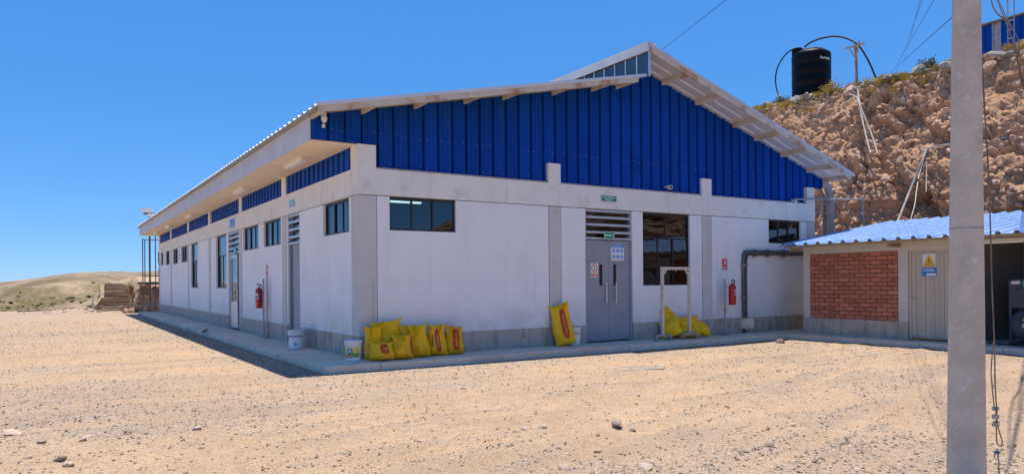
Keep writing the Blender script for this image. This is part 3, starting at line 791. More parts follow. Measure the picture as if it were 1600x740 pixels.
# the two hidden walls, floor and dark room
MB().box(GL - 0.15, GL, 0.38, SL, 0, 4.5).build("far_side_wall", M['wall'], hall)
MB().prism([(-0.85, 4.14), (-0.85, roofL(-0.85) - 0.04), (6.85, roofL(6.85) - 0.05), (6.85, roofR(6.85) - 0.05), (14.9, roofR(14.9) - 0.05), (14.33, 0), (0.0, 0), (0.0, 4.14)], 'Y', SL - 0.15, SL).build("rear_wall", M['wall'], hall)
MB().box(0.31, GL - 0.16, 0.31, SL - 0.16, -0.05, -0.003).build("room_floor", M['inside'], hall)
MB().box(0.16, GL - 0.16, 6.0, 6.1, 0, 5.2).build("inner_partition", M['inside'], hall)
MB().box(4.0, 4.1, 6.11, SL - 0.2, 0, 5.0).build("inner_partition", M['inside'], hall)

# windows
def window(face, u0, u1, z0, z1, cols, rows=((0.0, 1.0),), inset=0.055, fr=0.035, colsplit=None, label=None):
    mb = WB(face)
    for a, b, c, e in ((u0, u0 + fr, z0, z1), (u1 - fr, u1, z0, z1), (u0 + fr, u1 - fr, z0, z0 + fr), (u0 + fr, u1 - fr, z1 - fr, z1)):
        mb.wb(a, b, inset, inset + 0.06, c, e)
    w = mb.build("window", M['frame'], hall)
    H = z1 - z0; nr = len(rows)
    for r, (ra, rb) in enumerate(rows):
        za, zb = z0 + fr + (H - 2 * fr) * ra, z0 + fr + (H - 2 * fr) * rb
        nc = cols[r] if isinstance(cols, (list, tuple)) else cols
        for c in range(nc):
            ua = u0 + fr + (u1 - u0 - 2 * fr) * c / nc; ub = u0 + fr + (u1 - u0 - 2 * fr) * (c + 1) / nc
            dd = inset + 0.022 + 0.014 * (c % 2)
            WB(face).wb(ua + 0.004, ub - 0.004, dd, dd + 0.006, za + 0.004, zb - 0.004).build("pane", M['glass'], w)
            if c: WB(face).wb(ua - 0.019, ua + 0.019, inset + 0.006, inset + 0.05, za, zb).build("mullion", M['frame'], w)
        if r: WB(face).wb(u0 + fr, u1 - fr, inset + 0.003, inset + 0.055, za - 0.022, za + 0.022).build("transom", M['frame'], w)
    return w
window('G', 0.65, 2.14, 2.505, WT - 0.01, 3)
window('G', 7.39, 9.05, 1.345, WT - 0.01, (3, 2), ((0, 0.66), (0.66, 1)))
window('G', 12.21, 13.67, 2.505, WT - 0.01, 3)
for o in (0, 2, 3, 7, 8): window('L', L_OPS[o][0], L_OPS[o][1], L_OPS[o][2] + 0.004, WT - 0.01, 3 if o else 2 + 1)
for o in (9, 10): window('L', L_OPS[o][0], L_OPS[o][1], L_OPS[o][2] + 0.004, WT - 0.01, 2)
for o in (5, 6): window('L', L_OPS[o][0], L_OPS[o][1], L_OPS[o][2] + 0.004, WT - 0.01, (2, 1), ((0, 0.62), (0.62, 1)))

# louvred vents over the doors
def louvre(face, u0, u1, z0, z1, n):
    mb = WB(face)
    for a, b, c, e in ((u0, u0 + 0.04, z0, z1), (u1 - 0.04, u1, z0, z1), (u0 + 0.04, u1 - 0.04, z0, z0 + 0.05), (u0 + 0.04, u1 - 0.04, z1 - 0.05, z1)):
        mb.wb(a, b, 0.02, 0.12, c, e)
    v = mb.build("louvre_vent", M['alu'], hall)
    for k in range(n):
        z = z0 + (z1 - z0) * (k + 1) / (n + 1)
        w = W(face); mb = MB()
        sec = [(0.015, z - 0.035), (0.03, z - 0.035), (0.115, z + 0.03), (0.10, z + 0.03)]
        vs = [w(u0 + 0.04, d, zz) for d, zz in sec] + [w(u1 - 0.04, d, zz) for d, zz in sec]
        mb.add(vs, [(0, 1, 2, 3), (7, 6, 5, 4), (0, 4, 5, 1), (1, 5, 6, 2), (2, 6, 7, 3), (3, 7, 4, 0)])
        a_, b_ = w(u0 + 0.04, 0.004, 0), w(u1 - 0.04, 0.0145, 0)
        mb.box(min(a_[0], b_[0]), max(a_[0], b_[0]), min(a_[1], b_[1]), max(a_[1], b_[1]), z - 0.036, z + 0.022)
        mb.build("slat", M['alu'], v)
    WB(face).wb(u0 + 0.04, u1 - 0.04, 0.122, 0.128, z0 + 0.05, z1 - 0.05).build("pane", M['glass'], v)
louvre('G', 5.575, 7.035, 2.45, WT - 0.005, 3)
louvre('L', 3.905, 4.925, 2.43, WT - 0.005, 3)
louvre('L', 10.485, 12.095, 2.45, WT - 0.005, 3)

# gable double door
WB('G').wb(5.575, 5.635, 0.01, 0.13, 0.0, 2.445).build("door_frame", M['door'], hall)
WB('G').wb(6.975, 7.035, 0.01, 0.13, 0.0, 2.445).build("door_frame", M['door'], hall)
for a, b, s in ((5.64, 6.302, 1), (6.308, 6.97, -1)):
    vp = (6.02, 6.12) if s > 0 else (6.455, 6.555)
    leaf = WB('G').holes(a, b, 0.035, 2.43, 0.04, 0.09, [(vp[0], vp[1], 1.35, 1.86)]).build("door_leaf", M['door'], hall)
    WB('G').wb(vp[0], vp[1], 0.055, 0.061, 1.35, 1.86).build("vision_panel", M['dark'], leaf)
    hx_ = 6.19 if s > 0 else 6.49
    h = MB(); h.tube([(hx_, -0.03, 0.92), (hx_, -0.03, 1.42)], 0.016, 10)
    for z in (1.0, 1.34): h.tube([(hx_, -0.03, z), (hx_, 0.045, z)], 0.009, 6)
    h.build("handle", M['steel'], leaf, True)
MB().lathe([(0.0, -0.012), (0.028, -0.012), (0.028, 0.0)], 12, (0, 0, 0), T=Matrix.Rotation(R(90), 4, 'X')).build("lock", M['steel'], hall, loc=(6.36, 0.04, 1.2))
# long-side doors
WB('L').wb(4.86, 4.925, 0.02, 0.13, 0.0, 2.425).build("door_frame", M['alu'], hall)
WB('L').wb(3.905, 3.955, 0.02, 0.13, 0.0, 2.425).build("door_frame", M['alu'], hall)
leaf = WB('L').wb(3.96, 4.70, 0.07, 0.115, 0.03, 2.42).build("door_leaf", M['door'], hall)
MB().tube([(0.055, 4.62, 1.0), (0.03, 4.62, 1.0), (0.03, 4.52, 1.0)], 0.011, 8).build("handle", M['steel'], leaf)
WB('L').wb(12.03, 12.095, 0.02, 0.13, 0.0, 2.445).build("door_frame", M['alu'], hall)
WB('L').wb(10.485, 10.54, 0.02, 0.13, 0.0, 2.445).build("door_frame", M['alu'], hall)
leaf = WB('L').holes(10.98, 12.02, 0.03, 2.43, 0.05, 0.095, [(11.10, 11.90, 0.9, 2.3)]).build("door_leaf", M['alu'], hall)
WB('L').wb(11.10, 11.90, 0.068, 0.074, 0.9, 2.3).build("pane", M['glass'], leaf)
h = MB(); h.tube([(-0.01, 11.16, 0.95), (-0.01, 11.16, 1.5)], 0.018, 10)
for z in (1.05, 1.4): h.tube([(-0.01, 11.16, z), (0.05, 11.16, z)], 0.009, 6)
h.build("handle", M['steel'], leaf, True)

# blue gable cladding: one pan per rib spacing
PAN = 0.333; CY = 0.10
def pan_profile(w):
    return [(0, 0), (0.004, 0.055), (0.030, 0.055), (0.034, -0.048), (0.062, -0.048), (0.080, 0), (0.15, 0), (0.154, -0.007), (0.162, -0.007), (0.166, 0), (0.235, 0), (0.239, -0.007), (0.247, -0.007), (0.251, 0), (w, 0)]
x = -0.90
while x < 14.88:
    w = min(PAN, 14.90 - x)
    zb = 4.165 if x + w * 0.5 < -0.05 else (4.22 if x > 14.1 else Z_BT - 0.03)
    if x < -0.05 and x + w > 0: zb = 4.165
    pr = [p for p in pan_profile(w) if p[0] <= w + 1e-6]
    top = lambda q: (roofL(q) if q < 6.86 else roofR(q)) - 0.03
    mb = MB(); vs = []
    for px, d in pr: vs += [(x + px, CY + d, zb), (x + px, CY + d, top(x + px))]
    mb.add(vs, [(2 * k, 2 * k + 2, 2 * k + 3, 2 * k + 1) for k in range(len(pr) - 1)])
    vb = [(x, CY + 0.075, zb), (x + w, CY + 0.075, zb), (x + w, CY + 0.075, top(x + w)), (x, CY + 0.075, top(x))]
    mb.add(vb, [(3, 2, 1, 0)])
    mb.build("cladding_pan", M['blue'], hall, fix=False)
    x += w
scr = MB()
x = -0.90
while x < 14.5:
    for z in (3.80, 4.40):
        for dx in (0.10, 0.28):
            zz = z + rg.uniform(-0.03, 0.03)
            if zz < (roofL(x) if x < 6.86 else roofR(x)) - 0.25 and (x > 0 or zz > 4.3) and rg.random() < 0.7:
                scr.box(x + dx - 0.007, x + dx + 0.007, CY - 0.010, CY - 0.001, zz - 0.007, zz + 0.007)
    x += PAN
tag(scr.build("screw", M['galv'], hall, fix=False), kind="stuff")
# bottom flashing of the cladding on the beam
for a, b in ((0.37, 4.51), (4.86, 9.48), (9.86, 13.95)):
    MB().box(a + 0.003, b - 0.003, 0.02, 0.085, Z_BT, Z_BT + 0.035).build("flashing", M['plinth'], hall)
# blue strips above the long wall
for k in range(len(L_COLS) - 1):
    a, b = L_COLS[k][1] + (0.0 if k else -0.01), L_COLS[k + 1][0]
    y = a
    while y < b - 0.02:
        w = min(PAN, b - y); pr = [(0, 0), (0.05, 0.0), (0.075, 0.05), (0.19, 0.05), (0.215, 0.0), (0.333, 0.0)]
        pr = [p for p in pr if p[0] <= w + 1e-6]
        if pr[-1][0] < w: pr.append((w, pr[-1][1]))
        mb = MB(); vs = []
        for py, d in pr: vs += [(0.02 + d, y + py, Z_BT - 0.02), (0.02 + d, y + py, Z_ST + 0.03)]
        mb.add(vs, [(2 * q, 2 * q + 1, 2 * q + 3, 2 * q + 2) for q in range(len(pr) - 1)])
        mb.build("cladding_pan", M['blue'], hall, fix=False); y += w

# eave: soffit boards, fascia boards
yy = 0.115; i = 0
for y2 in (2.5, 5.8, 9.0, 12.2, 16.9, 20.5, 24.4, 27.6, 30.75):
    a = yy if i else 0.13
    MB().box(-0.88, 0.018, a, y2 - 0.010, 4.152, 4.172).build("soffit_board", M['cream'], hall)
    MB().box(-0.905, -0.8805, a - (0.03 if i == 0 else 0), y2 - 0.008, 4.145 + rg.uniform(-.004, .004), 4.625).build("fascia_board", M['fascia'], hall)
    yy = y2; i += 1
MB().box(-0.8795, 0.0, 30.70, 30.75, 4.173, 4.62).build("fascia_board", M['fascia'], hall)

# roof sheets
def roof_sheet(length, width=1.0):
    pr = []
    for k in range(3):
        b = k * width / 3
        pr += [(b, 0.0), (b + 0.13, 0.0), (b + 0.155, 0.042), (b + 0.205, 0.042), (b + 0.23, 0.0)]
    pr.append((width, 0.0)); mb = MB(); vs = []
    for y, z in pr: vs += [(0, y, z), (length, y, z)]
    mb.add(vs, [(2 * q, 2 * q + 1, 2 * q + 3, 2 * q + 2) for q in range(len(pr) - 1)])
    vs = [(a, b, c - 0.008) for a, b, c in vs]
    mb.add(vs, [(2 * q + 2, 2 * q + 3, 2 * q + 1, 2 * q) for q in range(len(pr) - 1)])
    return mb
angL = -math.atan(0.212); angR = math.atan(0.303)
lenL = (6.84 + 1.03) / math.cos(angL); lenR = (14.95 - 6.80) / math.cos(angR)
mL = roof_sheet(lenL).mesh("roof_sheet", M['roof'], fix=False); mR = roof_sheet(lenR).mesh("roof_sheet", M['roof'], fix=False)
for k in range(32):
    link("roof_sheet", mL, hall, (-1.03, -0.75 + k, roofL(-1.03)), (0, angL, 0))
    link("roof_sheet", mR, hall, (6.80, -0.90 + k, roofR(6.80)), (0, angR, 0))
def sloped(x0, x1, zf, y0, y1, dz0, dz1, name, m):
    MB().prism([(x0, zf(x0) + dz0), (x1, zf(x1) + dz0), (x1, zf(x1) + dz1), (x0, zf(x0) + dz1)], 'Y', y0, y1).build(name, m, hall)
for a, b in ((-1.0, 1.55), (1.553, 4.2), (4.203, 6.55)):
    sloped(a, b, roofL, -0.738, -0.700, -0.125, -0.010, "barge_board", M['timber'])
for a, b in ((6.90, 9.6), (9.603, 12.4), (12.403, 14.80)):
    sloped(a, b, roofR, -0.888, -0.848, -0.135, -0.010, "barge_board", M['timber'])
sloped(-1.03, 6.86, roofL, -0.765, -0.742, -0.02, 0.05, "verge_flashing", M['roof'])
sloped(6.78, 14.97, roofR, -0.915, -0.892, -0.02, 0.055, "verge_flashing", M['roof'])
for x in (-0.87, 0.12, 1.24, 2.40, 3.36, 4.70, 5.85, 6.62):
    sloped(x - 0.03, x + 0.03, roofL, -0.699, 0.05, -0.115, -0.012, "purlin", M['timber'])
for x in (8.15, 9.35, 10.80, 11.70, 12.85, 14.05, 14.86):
    sloped(x - 0.03, x + 0.03, roofR, -0.847, 0.05, -0.125, -0.012, "purlin", M['timber'])
MB().box(-1.02, -0.91, -0.70, 31.0, 4.585, 4.605).build("eave_trim", M['galv'], hall)
# clerestory glazing along the step of the roof
MB().box(6.745, 7.02, -0.92, 31.0, 7.005, 7.03).build("ridge_cap", M['roof'], hall)
MB().box(6.76, 6.799, -0.915, 31.0, 6.835, 7.004).build("clerestory_head", M['fascia'], hall)
MB().box(6.845, 6.885, -0.86, -0.82, 6.25, 6.834).build("clerestory_post", M['alu'], hall)
y = -0.82
for k in range(30):
    MB().box(6.858, 6.864, y + 0.002, y + 0.398, 6.27, 6.834).build("clerestory_pane", M['poly'], hall)
    MB().box(6.845, 6.857, y + 0.38, y + 0.42, 6.27, 6.834).build("clerestory_mullion", M['alu'], hall)
    y += 0.40
MB().box(6.858, 6.864, y + 0.02, 31.0, 6.27, 6.834).build("clerestory_pane", M['poly'], hall)

# ------------------------------------------------------------------ signs
def words(mb, x0, x1, z0, z1, y, rgen, mi=0):
    """a line of unreadably small capital strokes"""
    x = x0; h = z1 - z0
    while x < x1 - h * 0.3:
        w = h * rgen.uniform(0.45, 0.6); t = h * 0.17
        if rgen.random() < 0.13: x += w * 0.7; continue
        mb.box(x, x + t, y, y + 0.001, z0, z1, mi)
        for k in rgen.sample((0, 1, 2), 2):
            z = (z0, (z0 + z1) / 2 - t / 2, z1 - t)[k]; mb.box(x + t, x + w, y + 0.0001, y + 0.0011, z, z + t, mi)
        if rgen.random() < 0.6: mb.box(x + w - t, x + w, y - 0.0001, y + 0.0009, z0 + h * 0.1, z1 - h * 0.1, mi)
        x += w + h * 0.16
def disc(mb, cx, cz, r, y, n=18, mi=0, r0=0.0):
    if r0: vs = [(cx + q * math.cos(6.2832 * k / n), y, cz + q * math.sin(6.2832 * k / n)) for q in (r0, r) for k in range(n)]; fs = [(k, (k + 1) % n, n + (k + 1) % n, n + k) for k in range(n)]
    else: vs = [(cx + r * math.cos(6.2832 * k / n), y, cz + r * math.sin(6.2832 * k / n)) for k in range(n)]; fs = [tuple(range(n))]
    mb.add(vs, fs, mi)
def sign(name, label, loc, w, h, plate, rz=0.0, border=None, cat="sign"):
    t = tag(empty(name, loc, rz), label, cat)
    MB().box(-w / 2, w / 2, 0.0, 0.006, 0, h).build("plate", plate, t)
    if border:
        mb = MB(); b = 0.018
        for a in ((-w / 2 + .004, w / 2 - .004, .004, b), (-w / 2 + .004, w / 2 - .004, h - b, h - .004), (-w / 2 + .004, -w / 2 + b, b, h - b), (w / 2 - b, w / 2 - .004, b, h - b)):
            mb.box(a[0], a[1], -0.0012, -0.0002, a[2], a[3])
        mb.build("border", border, t)
    return t
sr = random.Random(21)
SIDE = R(-90)         # sign hung on the long wall, facing -X
t = sign("door_name_sign", "green two-line name sign on the beam above the gable doors", (6.29, -0.022, 3.35), 0.50, 0.165, M['sgreen'], 0, M['swhite'])
mb = MB(); words(mb, -0.20, 0.20, 0.092, 0.128, -0.0012, sr); words(mb, -0.12, 0.12, 0.038, 0.074, -0.0012, sr); mb.build("lettering", M['swhite'], t)
t = sign("exit_sign", "small green sign fixed to the louvres over the gable doors", (6.29, -0.02, 2.455), 0.32, 0.19, M['sgreen'], 0, M['swhite'])
mb = MB(); words(mb, -0.13, 0.13, 0.075, 0.125, -0.0012, sr); mb.build("lettering", M['swhite'], t)
t = sign("safety_gear_sign", "white board of six blue round symbols on the right gable door leaf", (6.595, 0.032, 1.955), 0.40, 0.395, M['swhite'])
MB().box(-0.195, 0.195, -0.0012, -0.0002, 0.315, 0.39).build("heading_band", M['sblue'], t)
mb = MB(); words(mb, -0.15, 0.15, 0.335, 0.370, -0.0024, sr); mb.build("lettering", M['swhite'], t)
for k in range(6):
    mb = MB(); disc(mb, -0.125 + 0.125 * (k % 3), 0.235 - 0.15 * (k // 3), 0.048, -0.001); s_ = mb.build("symbol", M['sblue'], t)
    mb = MB(); disc(mb, -0.125 + 0.125 * (k % 3), 0.243 - 0.15 * (k // 3), 0.014, -0.002, 10); mb.box(-0.125 + 0.125 * (k % 3) - 0.016, -0.125 + 0.125 * (k % 3) + 0.016, -0.0021, -0.0011, 0.205 - 0.15 * (k // 3), 0.222 - 0.15 * (k // 3)); mb.build("pictogram", M['swhite'], s_)
t = sign("caution_sign", "orange and white warning notice on the left gable door leaf", (5.865, 0.032, 1.545), 0.225, 0.335, M['swhite'])
mb = MB(); disc(mb, 0, 0.215, 0.098, -0.001, 20, 0, 0.07); mb.build("ring", M['sorange'], t)
mb = MB(); mb.box(-0.012, 0.012, -0.0012, -0.0002, 0.185, 0.25); disc(mb, 0, 0.17, 0.013, -0.001, 10); mb.build("pictogram", M['ink_dark'], t)
MB().box(-0.105, 0.105, -0.0012, -0.0002, 0.012, 0.095).build("text_band", M['sorange'], t)
mb = MB(); words(mb, -0.085, 0.085, 0.055, 0.08, -0.0024, sr); words(mb, -0.085, 0.085, 0.022, 0.045, -0.0024, sr); mb.build("lettering", M['swhite'], t)
def ext_sign(label, loc, rz, w, h):
    t = sign("extinguisher_sign", label, loc, w, h, M['sred'], rz, M['swhite'])
    mb = MB(); mb.box(-w * .12, w * .1, -0.0012, -0.0002, h * .45, h * .82); mb.box(-w * .05, w * .03, -0.0012, -0.0002, h * .82, h * .9); mb.box(w * .18, w * .26, -0.0012, -0.0002, h * .5, h * .85); mb.build("pictogram", M['swhite'], t)
    mb = MB(); words(mb, -w * .38, w * .38, h * .24, h * .33, -0.0012, sr); words(mb, -w * .38, w * .38, h * .1, h * .19, -0.0012, sr); mb.build("lettering", M['swhite'], t)
ext_sign("red fire extinguisher sign on the gable wall right of the big window", (10.36, -0.008, 1.715), 0, 0.23, 0.335)
ext_sign("red fire extinguisher sign on the long side wall", (-0.008, 6.98, 1.62), SIDE, 0.24, 0.36)
for label, y, z, m in (("small teal sign on the beam above the near side door", 4.45, 3.33, M['steal']), ("small blue sign on the beam above the far side door", 11.35, 3.30, M['sblue'])):
    t = sign("door_name_sign", label, (-0.022, y, z), 0.50 if z > 3.31 else 0.75, 0.19 if z > 3.31 else 0.30, m, SIDE, M['swhite'])
    mb = MB(); words(mb, -0.18, 0.18, 0.10, 0.14, -0.0012, sr); words(mb, -0.16, 0.16, 0.045, 0.08, -0.0012, sr); mb.build("lettering", M['swhite'], t)
t = sign("exit_sign", "tiny teal sign hung on the louvres over the far side door", (-0.02, 11.0, 2.46), 0.34, 0.2, M['steal'], SIDE)
mb = MB(); words(mb, -0.13, 0.13, 0.07, 0.12, -0.0012, sr); mb.build("lettering", M['swhite'], t)
for label, y in (("narrow brown plate between the small windows near the far end of the side wall", 22.9), ("narrow brown plate between the two slimmest windows at the far end", 28.1)):
    t = sign("wall_plate", label, (-0.008, y, 2.50), 0.34, 0.60, M['swhite'], SIDE)
    mb = MB(); mb.box(-0.1, 0.1, -0.0012, -0.0002, 0.06, 0.2); mb.box(-0.1, 0.1, -0.0012, -0.0002, 0.25, 0.36); mb.box(-0.1, 0.1, -0.0012, -0.0002, 0.41, 0.54); mb.build("pictogram", M['label_o'], t)

# ------------------------------------------------------------------ lamps and cameras on the building
for k, (y0, y1, lab) in enumerate(((1.95, 3.50, "tube light under the eave nearest the building corner"), (7.45, 8.85, "second tube light under the eave counted from the near corner"),
                                   (16.3, 17.9, "third tube light under the eave counted from the near corner"), (22.2, 23.9, "fourth tube light under the eave counted from the near corner"), (26.9, 28.8, "tube light under the eave at its far end"))):
    y1 = min(y1, y0 + 1.35)
    t = tag(empty("tube_light", (-0.45, (y0 + y1) / 2, 4.151)), lab, "light", "tube lights under the eave"); h = (y1 - y0) / 2
    MB().prism([(-0.085, 0.0), (0.085, 0.0), (0.055, -0.055), (-0.055, -0.055)], 'Y', -h, h).build("housing", M['lamp'], t)
    MB().box(-0.06, 0.06, -h + 0.05, h - 0.05, -0.092, -0.056).build("diffuser", M['tube'], t)
    for e in (-1, 1): MB().box(-0.07, 0.07, min(e * h, e * (h - 0.045)), max(e * h, e * (h - 0.045)), -0.097, -0.0555).build("end_cap", M['lamp'], t)
for lx, ly, lz, lab in ((1.9, 2.4, 3.38, "lit tube light hanging inside, seen through the gable's left window"), (7.9, 2.0, 3.36, "lit tube light hanging inside behind the door louvres")):
    t = tag(empty("ceiling_light", (lx, ly, lz)), lab, "light", "tube lights hanging inside the hall")
    MB().box(-0.6, 0.6, -0.07, 0.07, 0.0, 0.05).build("housing", M['lamp'], t)
    MB().box(-0.57, 0.57, -0.045, 0.045, -0.035, -0.001).build("tube", M['tube_lit'], t)
    for sx in (-0.5, 0.5): MB().tube([(sx, 0, 0.05), (sx, 0, 0.9)], 0.006, 5).build("hanger", M['galv'], t)
t = tag(empty("security_camera", (8.23, -0.02, 3.80)), "small white security camera at the foot of the blue gable", "camera")
MB().tube([(0, 0.09, 0.05), (0, -0.02, 0.05), (0, -0.03, 0.02)], 0.018, 8).build("bracket", M['swhite'], t)
MB().lathe([(0.0, -0.14), (0.05, -0.14), (0.055, -0.10), (0.055, 0.07), (0.03, 0.10), (0, 0.10)], 14, T=Matrix.Rotation(R(62), 4, 'Z') @ Matrix.Rotation(R(80), 4, 'Y')).build("body", M['swhite'], t, True, loc=(0, -0.06, 0.03))
MB().lathe([(0.0, -0.146), (0.036, -0.146), (0.036, -0.139)], 12, T=Matrix.Rotation(R(62), 4, 'Z') @ Matrix.Rotation(R(80), 4, 'Y')).build("lens", M['black'], t, loc=(0, -0.06, 0.03))
t = tag(empty("corner_lamp", (-0.66, 0.05, 4.60)), "white lamp with motion sensor under the roof corner of the gable", "light")
MB().box(-0.05, 0.05, -0.05, 0.0, 0.0, 0.07).build("base_box", M['swhite'], t)
MB().lathe([(0.0, 0.0), (0.055, -0.01), (0.06, -0.06), (0.035, -0.11), (0, -0.12)], 12).build("head", M['swhite'], t, True, loc=(0.0, -0.07, -0.005))
MB().box(-0.03, 0.02, -0.06, -0.012, -0.21, -0.15).build("sensor", M['swhite'], t)
MB().tube([(0, -0.03, 0.0), (0, -0.03, -0.16)], 0.006, 5).build("lead", M['swhite'], t)

# ------------------------------------------------------------------ sacks
def sack_surface(w, h, t, seed, fold=0.0, vf=0.75, sag=0.0, skew=0.0, open_top=False, ear=0.0):
    """stuffed woven sack: S(u, v, side) -> points; u across, v up, side -1 front / +1 back"""
    rgn = np.random.default_rng(seed); ph = rgn.random(8) * 6.28; a = rgn.uniform(-1, 1, 8); s1 = float(rgn.random() * 50)
    def S(u, v, side):
        u = np.asarray(u, float); v = np.clip(np.asarray(v, float), 0, 1)
        wid = w / 2 * (0.86 + 0.16 * np.exp(-((v - 0.30) / 0.30) ** 2) + 0.16 * sstep(0.80, 1.0, v) + 0.05 * sstep(0.10, 0, v))
        pv = np.minimum(1, v / 0.20) ** 0.45 * np.maximum(0, 1 - v ** 5) ** 0.6 * (1.15 - 0.45 * v)
        if open_top: pv = np.where(v > 0.55, np.maximum(pv, 0.75), pv)
        th = t / 2 * np.maximum(0, 1 - np.abs(u) ** 2.2) ** 0.55 * pv
        n1 = fbm(u * 1.1 + s1, v * 2.0 + s1, 3, 7); n2 = 1 - np.abs(2 * fbm(u * 1.5 + s1 * 2 + v, v * 2.6 - u * 0.8 + s1 + side * 3, 2, 9) - 0.95) * 2.2
        crease = np.clip(n2, -1, 1) ** 3
        rad = np.sin(9 * np.arctan2(u + a[4], 1.15 - v) + ph[1]) * sstep(0.35, 0.95, v)
        x = u * wid + skew * v * h + 0.05 * w * a[2] * np.sin(4 * v + ph[4])
        y = side * th * (0.75 + 0.55 * n1) - 0.055 * crease * (1 - u * u) * np.minimum(1, v * 5) * (side < 0) + 0.030 * rad * (1 - u * u) + 0.06 * h * np.sin(2.6 * u + ph[3]) * v ** 3
        z = v * h - sag * h * v * v * 0.35 * (1 - u * u) + h * (0.055 * u * a[3] + 0.05 * np.abs(u) ** 3 + ear * (u < 0) * u ** 4) * v ** 3 + 0.03 * h * (n1 - 0.45) * v - 0.05 * h * np.maximum(0, 0.12 - v) / 0.12 * (1 - u * u) * side * 0
        if fold:
            ang = fold * np.clip((v - vf) / 0.12, 0, 1); z0 = vf * h; dz = np.maximum(z - z0, 0)
            y = y - dz * np.sin(ang); z = np.where(z > z0, z0 + dz * np.cos(ang), z)
        return np.stack([x, y, np.maximum(z, 0.002)], -1)
    return S
def sack(label, loc, rz, lean, w, h, t, seed, m='yellow', roll=0.0, art=None, group="yellow sacks by the gable wall", **kw):
    S = sack_surface(w, h, t, seed, **kw)
    top = empty("sack", loc, rz); tag(top, label, "sack", group)
    T = Matrix.Rotation(roll, 4, 'Y') @ Matrix.Rotation(lean, 4, 'X'); TN = np.array(T.to_3x3())
    nu, nv = 30, 36
    U, V_ = np.meshgrid(np.linspace(-1, 1, nu + 1), np.linspace(0, 1, nv + 1), indexing='ij'); U, V_ = U.ravel(), V_.ravel()
    P = np.concatenate([S(U, V_, -1), S(U, V_, 1)]) @ TN.T
    lo = P[:, 2].min(); P[:, 2] -= lo
    f0 = grid_faces(nu + 1, nv + 1)
    mb = MB(); mb.add(P.tolist(), np.concatenate([f0, f0 + len(U)]).tolist())
    body = mb.build("sack_body", M[m], top, True)
    for q in body.data.polygons: q.use_smooth = True
    def put(u, v, e):
        q = S(u, v, -1); q[:, 1] -= e; q = q @ TN.T; q[:, 2] -= lo; return q
    for kind, args in (art or []):
        if kind == 'oval':
            u0, v0, ru, rv, e, mm, nm = args; nr, na = 10, 48
            q = []; 
            for i in range(nr + 1):
                for k in range(na):
                    an = 6.2832 * k / na; ca, sa = math.cos(an), math.sin(an); r_ = (abs(ca) ** 4 + abs(sa) ** 4) ** -0.25 * i / nr
                    q.append((u0 + ru * ca * r_, v0 + rv * sa * r_))
            q = np.array(q); mb = MB()
            mb.add(put(q[:, 0], q[:, 1], e).tolist(), [(i * na + k, i * na + (k + 1) % na, (i + 1) * na + (k + 1) % na, (i + 1) * na + k) for i in range(nr) for k in range(na)])
            mb.build(nm, M[mm], body)
        else:
            txt, u0, v0, su, sv, e, mm, up = args; me = text_mesh(txt, 1.0, 0.02)
            bm = bmesh.new(); bm.from_mesh(me); bmesh.ops.triangulate(bm, faces=bm.faces); bmesh.ops.subdivide_edges(bm, edges=bm.edges, cuts=2, use_grid_fill=True)
            c = np.array([v.co[:2] for v in bm.verts])
            q = put(u0 - c[:, 1] * su, v0 + c[:, 0] * sv, e) if up else put(u0 + c[:, 0] * su, v0 + c[:, 1] * sv, e)
            for v, n_ in zip(bm.verts, q): v.co = n_
            me2 = bpy.data.meshes.new("lettering"); bm.to_mesh(me2); bm.free(); me2.materials.append(M[mm]); link("lettering", me2, body); bpy.data.meshes.remove(me)
    return top
LOGO = lambda u, v, ru, rv, txt, s: [('oval', (u, v, ru, rv, 0.006, 'red', 'printed_badge')), ('text', (txt, u, v, s * 1.5, s, 0.011, 'ink_yellow', True))]
# row of sacks at the corner
sack("big plain yellow sack with square folded top behind the corner pile", (0.47, -0.20, 0), R(-6), R(-6), 0.62, 0.72, 0.30, 31, fold=R(30), vf=0.86)
sack("yellow sack with folded neck standing upright at the corner end of the row", (0.15, -0.34, 0.0), R(-24), R(-8), 0.34, 0.64, 0.26, 32, fold=R(45), vf=0.80)
sack("squat yellow sack with a red round badge lying low at the corner end", (0.22, -0.56, 0.0), R(-20), R(-6), 0.48, 0.34, 0.36, 33, 'sack_dust', art=LOGO(0.25, 0.62, 0.34, 0.26, "a", 0.34))
sack("half height yellow sack with flap top in front of the big plain sack", (0.66, -0.56, 0.0), R(-12), R(-5), 0.44, 0.46, 0.38, 34, 'sack_dust', sag=0.1, art=[('oval', (0.80, 0.55, 0.14, 0.35, 0.008, 'red', 'printed_badge'))])
sack("slumped yellow sack squeezed between the big sack and its plain neighbour", (0.96, -0.24, 0.0), R(-14), R(-6), 0.46, 0.62, 0.30, 35, 'sack_dust', skew=-0.14)
sack("plain creased yellow sack, third from the right end of the row", (1.12, -0.40, 0.0), R(-8), R(-9), 0.40, 0.62, 0.36, 36, skew=-0.10, ear=0.05)
sack("yellow sack with red and dark print and one raised ear, second from the right end", (1.52, -0.36, 0.0), R(-24), R(-11), 0.38, 0.60, 0.36, 37, 'sack_dust', skew=-0.06, ear=0.16,
     art=[('oval', (0.05, 0.46, 0.26, 0.38, 0.008, 'red', 'printed_badge')), ('text', ("anino", 0.02, 0.46, 0.34, 0.20, 0.014, 'ink_yellow', True)), ('text', ("alimo", -0.52, 0.46, 0.30, 0.18, 0.010, 'ink_dark', True))])
sack("yellow sack with red lettered badge at the right end of the row", (1.91, -0.34, 0.0), R(-8), R(-6), 0.38, 0.56, 0.36, 38, 'sack_dust',
     art=LOGO(-0.10, 0.52, 0.34, 0.38, "anino", 0.22))
